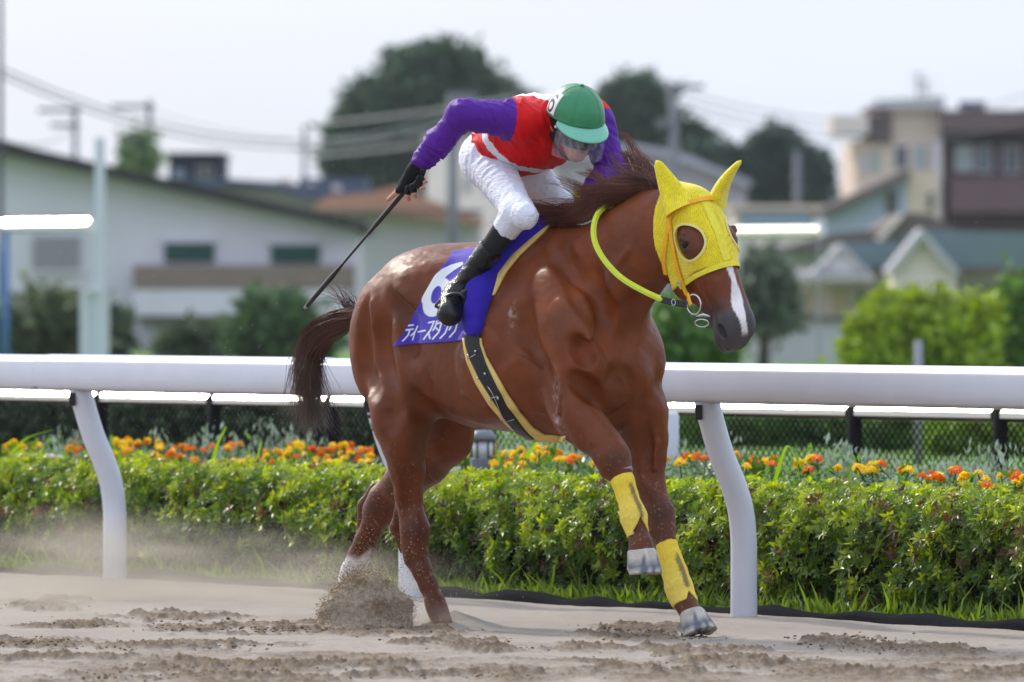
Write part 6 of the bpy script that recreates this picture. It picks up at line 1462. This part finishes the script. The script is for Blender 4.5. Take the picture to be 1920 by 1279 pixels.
# goggles, strap, face shield
M_lens = material('smoked_lens', (.02,.02,.022), .12, .6, coat=.5)
nv2, nu_ = 8, 24; top = np.zeros((nv2,nu_,3)); bot = top.copy()
for i in range(nv2):
    for j in range(nu_):
        th = -1.25+2.5*j/(nu_-1); r = .118; u = -.012-.062*i/(nv2-1)
        top[i,j] = J(.018+r*math.cos(th), .082*math.sin(th)*1.02, u); bot[i,j] = top[i,j]-JX[0]*.006
sheet_mesh('goggles', bot, top, M_lens, jockey)
M_strapb = material('black_webbing', (.012,.012,.013), .6, .4)
for s in (1,-1):
    pts = spline([J(-.07,s*.088,-.02), J(-.03,s*.094,-.055), J(.012,s*.085,-.085), J(.04,s*.060,-.125), J(.055,s*.02,-.150)], 5)
    ribbon('chin_strap', pts, [JX[1]*s]*len(pts), .020, .004, M_strapb, helmet)
    pts = spline([J(.030,s*.100,.01), J(.026,s*.094,-.04), J(.030,s*.082,-.085)], 5); ribbon('ear_strap', pts, [JX[1]*s]*len(pts), .026, .005, M_strapb, helmet)
    MB().sphere(tuple(J(.045,s*.107,-.012)), .006, 8, 6).build('snap', material('white_plastic',(.8,.8,.8),.3), None, True).parent = helmet
m = bpy.data.materials.new('clear_plastic'); m.use_nodes = True; nt = m.node_tree; b = nt.nodes['Principled BSDF']; b.inputs['Base Color'].default_value = (.75,.8,.95,1); b.inputs['Roughness'].default_value = .12
tr = nt.nodes.new('ShaderNodeBsdfTransparent'); mx = nt.nodes.new('ShaderNodeMixShader'); n = nt.nodes.new('ShaderNodeTexNoise'); n.inputs['Scale'].default_value = 14; tc = nt.nodes.new('ShaderNodeTexCoord'); mp = nt.nodes.new('ShaderNodeMapping'); mp.inputs['Scale'].default_value = (4,4,.7)
nt.links.new(tc.outputs['Object'], mp.inputs['Vector']); nt.links.new(mp.outputs['Vector'], n.inputs['Vector']); rp = nt.nodes.new('ShaderNodeMapRange'); rp.inputs['From Min'].default_value = .4; rp.inputs['From Max'].default_value = .75; rp.inputs['To Min'].default_value = .04; rp.inputs['To Max'].default_value = .17
nt.links.new(n.outputs['Fac'], rp.inputs['Value']); nt.links.new(rp.outputs['Result'], mx.inputs['Fac']); nt.links.new(tr.outputs['BSDF'], mx.inputs[1]); nt.links.new(b.outputs['BSDF'], mx.inputs[2]); nt.links.new(mx.outputs['Shader'], nt.nodes['Material Output'].inputs['Surface'])
M_clear = m
nv2, nu_ = 10, 30; top = np.zeros((nv2,nu_,3)); bot = top.copy()
for i in range(nv2):
    for j in range(nu_):
        th = -1.2+2.4*j/(nu_-1); top[i,j] = J(.02+.128*math.cos(th), .122*math.sin(th), -.005-.118*i/(nv2-1)); bot[i,j] = top[i,j]-(JX[0]*math.cos(th)+JX[1]*math.sin(th))*.0015
sheet_mesh('face_shield', bot, top, M_clear, helmet)
# ================================================================ kicked-up sand and dust
sr = np.random.default_rng(77)
sc_ = ground(688,1178); 
M_kick = material('flying_sand', (.25,.18,.11), .95, .1, noise=(28,.45,6), bump=(60,.8,.02))
LM = []
def mp(px,py,dy=0.0): q = at(px,py,sc_.y+dy); return np.array((q.x,q.y,q.z))
for x_,y_,r_ in ((650,1155,.095),(690,1145,.115),(728,1152,.085),(648,1128,.06),(690,1118,.075),(726,1126,.062),(635,1172,.08),(748,1165,.055),(705,1104,.045),(668,1110,.05),(742,1140,.05)): LM.append(Ell(mp(x_,y_), (r_,r_*.8,r_*.9), None, .05))
LM.append(Ell(mp(680,1185), (.19,.16,.05), None, .05))
G = Grid(mp(560,1215)-.12, mp(800,1060)+.12, .008)
G.lo = np.minimum(mp(560,1215),mp(800,1060))-.16; G = Grid(G.lo, np.maximum(mp(560,1215),mp(800,1060))+.16, .008).add(LM)
V, F = G.surface(); V = relax(V,F,1)
a,b,c,d = (V[F[:,i]] for i in range(4)); fn = np.cross(c-a,d-b); N_ = np.zeros_like(V)
for i in range(4): np.add.at(N_, F[:,i], fn)
N_ /= np.maximum(np.linalg.norm(N_,axis=1,keepdims=True),1e-9)
hn = fbm(V[:,0]*1+V[:,1]*.7+20, V[:,2]*1+V[:,1]*.5+20, 22, 91, 5)-.5
V = V+N_*(hn*.055)[:,None]
me = mesh('sand_burst', V, F); cl_ = np.clip((fbm(V[:,0]+V[:,1]+9, V[:,2]*1.3+9, 16, 92, 4)-.45)*4,0,1)[:,None]*np.clip(V[:,2:3]*7,0,1); paint(me, np.array((.44,.36,.275))*(1-cl_)+np.array((.21,.142,.08))*cl_)
M_kick2 = material('thrown_sand', (.3,.2,.1), .95, .1, attr='col', noise=(60,.25,5), bump=(90,.8,.012))
o = link('sand_burst', me, M_kick2); tag(o, 'burst of brown sand kicked up behind the hind hooves of the horse', 'kicked sand', None, 'stuff')
def grains(name, P, R, col0, label, cols=None):
    n = len(P); t4 = np.array([(1,1,1),(1,-1,-1),(-1,1,-1),(-1,-1,1)])*.7; V = (P[:,None,:]+t4[None]*R[:,None,None]).reshape(-1,3); b_ = np.arange(n)[:,None]*4
    F = np.concatenate([b_+np.array([q]) for q in ((0,1,2),(0,3,1),(0,2,3),(1,3,2))]); me = mesh(name, V, F, False)
    if cols is not None: paint(me, np.repeat(cols,4,axis=0))
    o = link(name, me, material(name+'_grain', col0, .9, .1, attr='col' if cols is not None else None)); tag(o, label, 'sand grains', None, 'stuff'); return o
vi = sr.integers(0, len(V), 9500); up_ = np.clip(V[vi,2]*6,0,1)
Pg = V[vi] + N_[vi]*(sr.exponential(.007,(9500,1))*(1+1.2*up_[:,None])) + sr.normal(size=(9500,3))*.004
Cg = np.where((sr.random((9500,1)) < .25+.5*np.clip(hn[vi]*6+.3,0,1)[:,None]), np.array((.30,.205,.115)), np.array((.52,.43,.32)))*sr.uniform(.7,1.3,(9500,1))
grains('burst_grains', Pg, sr.uniform(.0008,.0024,9500), (.3,.2,.1), 'loose sand grains making up the surface of the kicked burst', Cg)
P = []; R = []
for _ in range(3000):                          # fringe of the burst
    t = sr.random(); x_ = 598+165*t; top_ = 1178-95*math.sin(math.pi*min(1,max(0,(t*1.0)))**.8); y_ = top_ + abs(sr.normal())*-14 + sr.random()*25; q = mp(x_+sr.normal()*5, y_, sr.normal()*.07); P.append(q); R.append(sr.uniform(.001,.0034))
for _ in range(900):
    q = mp(690+sr.normal()*55, 1088-abs(sr.normal())*45, sr.normal()*.1); P.append(q); R.append(sr.uniform(.001,.003))
grains('flying_grains', np.array(P), np.array(R), (.30,.225,.14), 'brown sand grains spraying off the top of the kicked burst')
P = []; R = []
for _ in range(1700):
    x_ = sr.uniform(-20,1000) if sr.random() < .8 else sr.uniform(400,1920); y_ = 1120-abs(sr.normal())*150 if sr.random() < .8 else sr.uniform(300,1100); Y_ = sr.uniform(32.8,36.5); q = at(x_,min(y_,1150),Y_); P.append((q.x,q.y,max(q.z,.01))); R.append(sr.uniform(.0008,.0021))
grains('drifting_grains', np.array(P), np.array(R), (.70,.64,.55), 'fine pale sand grains hanging in the air behind the horse')
# clods lying on the track
b_ = MB(); n_c = 0; me_list = []
cm = []
for px_,py_,rx_,ry_ in patches:
    for _ in range(int(60*rx_/110)):
        x_, y_ = px_+sr.normal()*rx_*.5, py_+sr.normal()*ry_*.55
        if y_ < 1100: continue
        q = ground(x_,y_); cm.append((q.x,q.y,.007,sr.uniform(.0022,.0062)*(1.9 if sr.random() < .03 else 1)))
ico = bmesh.new(); bmesh.ops.create_icosphere(ico, subdivisions=1, radius=1); iv = np.array([v.co[:] for v in ico.verts]); ifc = np.array([[v.index for v in f.verts] for f in ico.faces]); ico.free()
cm = np.array(cm); n = len(cm); V = cm[:,None,:3] + iv[None]*cm[:,3][:,None,None]*sr.uniform(.6,1.3,(n,len(iv),1))*np.array((1.3,1.2,.75)); F = (np.arange(n)[:,None,None]*len(iv)+ifc[None]).reshape(-1,3)
me = mesh('sand_clods', V.reshape(-1,3), F); paint(me, np.repeat(np.array((.19,.128,.072))*sr.uniform(.7,1.5,(n,1)),len(iv),axis=0)); o = link('sand_clods', me, M_kick2); tag(o, 'small damp sand clods scattered over the disturbed track', 'clods', None, 'stuff')
# dust hanging low over the track
def dust(name, c, rad, dens, label, seed):
    b = MB().sphere((0,0,0),1,20,12); o = b.build(name, None, None, True); o.location = c; o.scale = rad
    m = bpy.data.materials.new(name); m.use_nodes = True; nt = m.node_tree; nt.nodes.remove(nt.nodes['Principled BSDF']); v = nt.nodes.new('ShaderNodeVolumePrincipled'); v.inputs['Color'].default_value = (.86,.76,.62,1); v.inputs['Anisotropy'].default_value = .2
    tc = nt.nodes.new('ShaderNodeTexCoord'); ln = nt.nodes.new('ShaderNodeVectorMath'); ln.operation = 'LENGTH'; nt.links.new(tc.outputs['Object'], ln.inputs[0])
    fo_ = nt.nodes.new('ShaderNodeMapRange'); fo_.interpolation_type = 'SMOOTHSTEP'; fo_.inputs['From Min'].default_value = 1.0; fo_.inputs['From Max'].default_value = .1; fo_.inputs['To Max'].default_value = dens; nt.links.new(ln.outputs['Value'], fo_.inputs['Value'])
    nz = nt.nodes.new('ShaderNodeTexNoise'); nz.inputs['Scale'].default_value = 2.6; nz.inputs['Detail'].default_value = 3; ofs = nt.nodes.new('ShaderNodeMapping'); ofs.inputs['Location'].default_value = (seed,seed*.7,0); nt.links.new(tc.outputs['Object'], ofs.inputs['Vector']); nt.links.new(ofs.outputs['Vector'], nz.inputs['Vector'])
    r2 = nt.nodes.new('ShaderNodeMapRange'); r2.inputs['From Min'].default_value = .36; r2.inputs['From Max'].default_value = .62; nt.links.new(nz.outputs['Fac'], r2.inputs['Value'])
    mu = nt.nodes.new('ShaderNodeMath'); mu.operation = 'MULTIPLY'; nt.links.new(fo_.outputs['Result'], mu.inputs[0]); nt.links.new(r2.outputs['Result'], mu.inputs[1]); nt.links.new(mu.outputs['Value'], v.inputs['Density']); nt.links.new(v.outputs['Volume'], nt.nodes['Material Output'].inputs['Volume'])
    o.data.materials.append(m); tag(o, label, 'dust', None, 'stuff'); return o
q = at(150,1060,36.2); dust('dust_cloud', (q.x,q.y,.10), (1.5,.9,.36), 1.9, 'pale dust cloud drifting low over the track at the left', 1.3)
q = at(110,1118,33.6); dust('dust_cloud', (q.x,q.y,.06), (.55,.45,.17), 2.2, 'denser low puff of brown dust near the lower left corner', 7.7)
q = at(640,1085,34.2); dust('dust_cloud', (q.x,q.y,.12), (.40,.40,.20), 1.6, 'faint dust puff curling off the kicked sand burst', 9.2)
q = at(520,1080,35.4); dust('dust_cloud', (q.x,q.y,.08), (1.1,.8,.26), 1.1, 'thin dust veil between the left post and the kicked sand', 4.1)

# ================================================================ the air between here and the town
hz = MB().box((0,570,5.85),(1440,1300,14.3)).build('haze', None, None, False); tag(hz, kind='stuff')
m = bpy.data.materials.new('haze'); m.use_nodes = True; nt = m.node_tree; nt.nodes.remove(nt.nodes['Principled BSDF']); v = nt.nodes.new('ShaderNodeVolumePrincipled'); v.inputs['Color'].default_value = (.88,.93,1,1); v.inputs['Density'].default_value = .00012; v.inputs['Anisotropy'].default_value = .2
nt.links.new(v.outputs['Volume'], nt.nodes['Material Output'].inputs['Volume']); hz.data.materials.append(m)
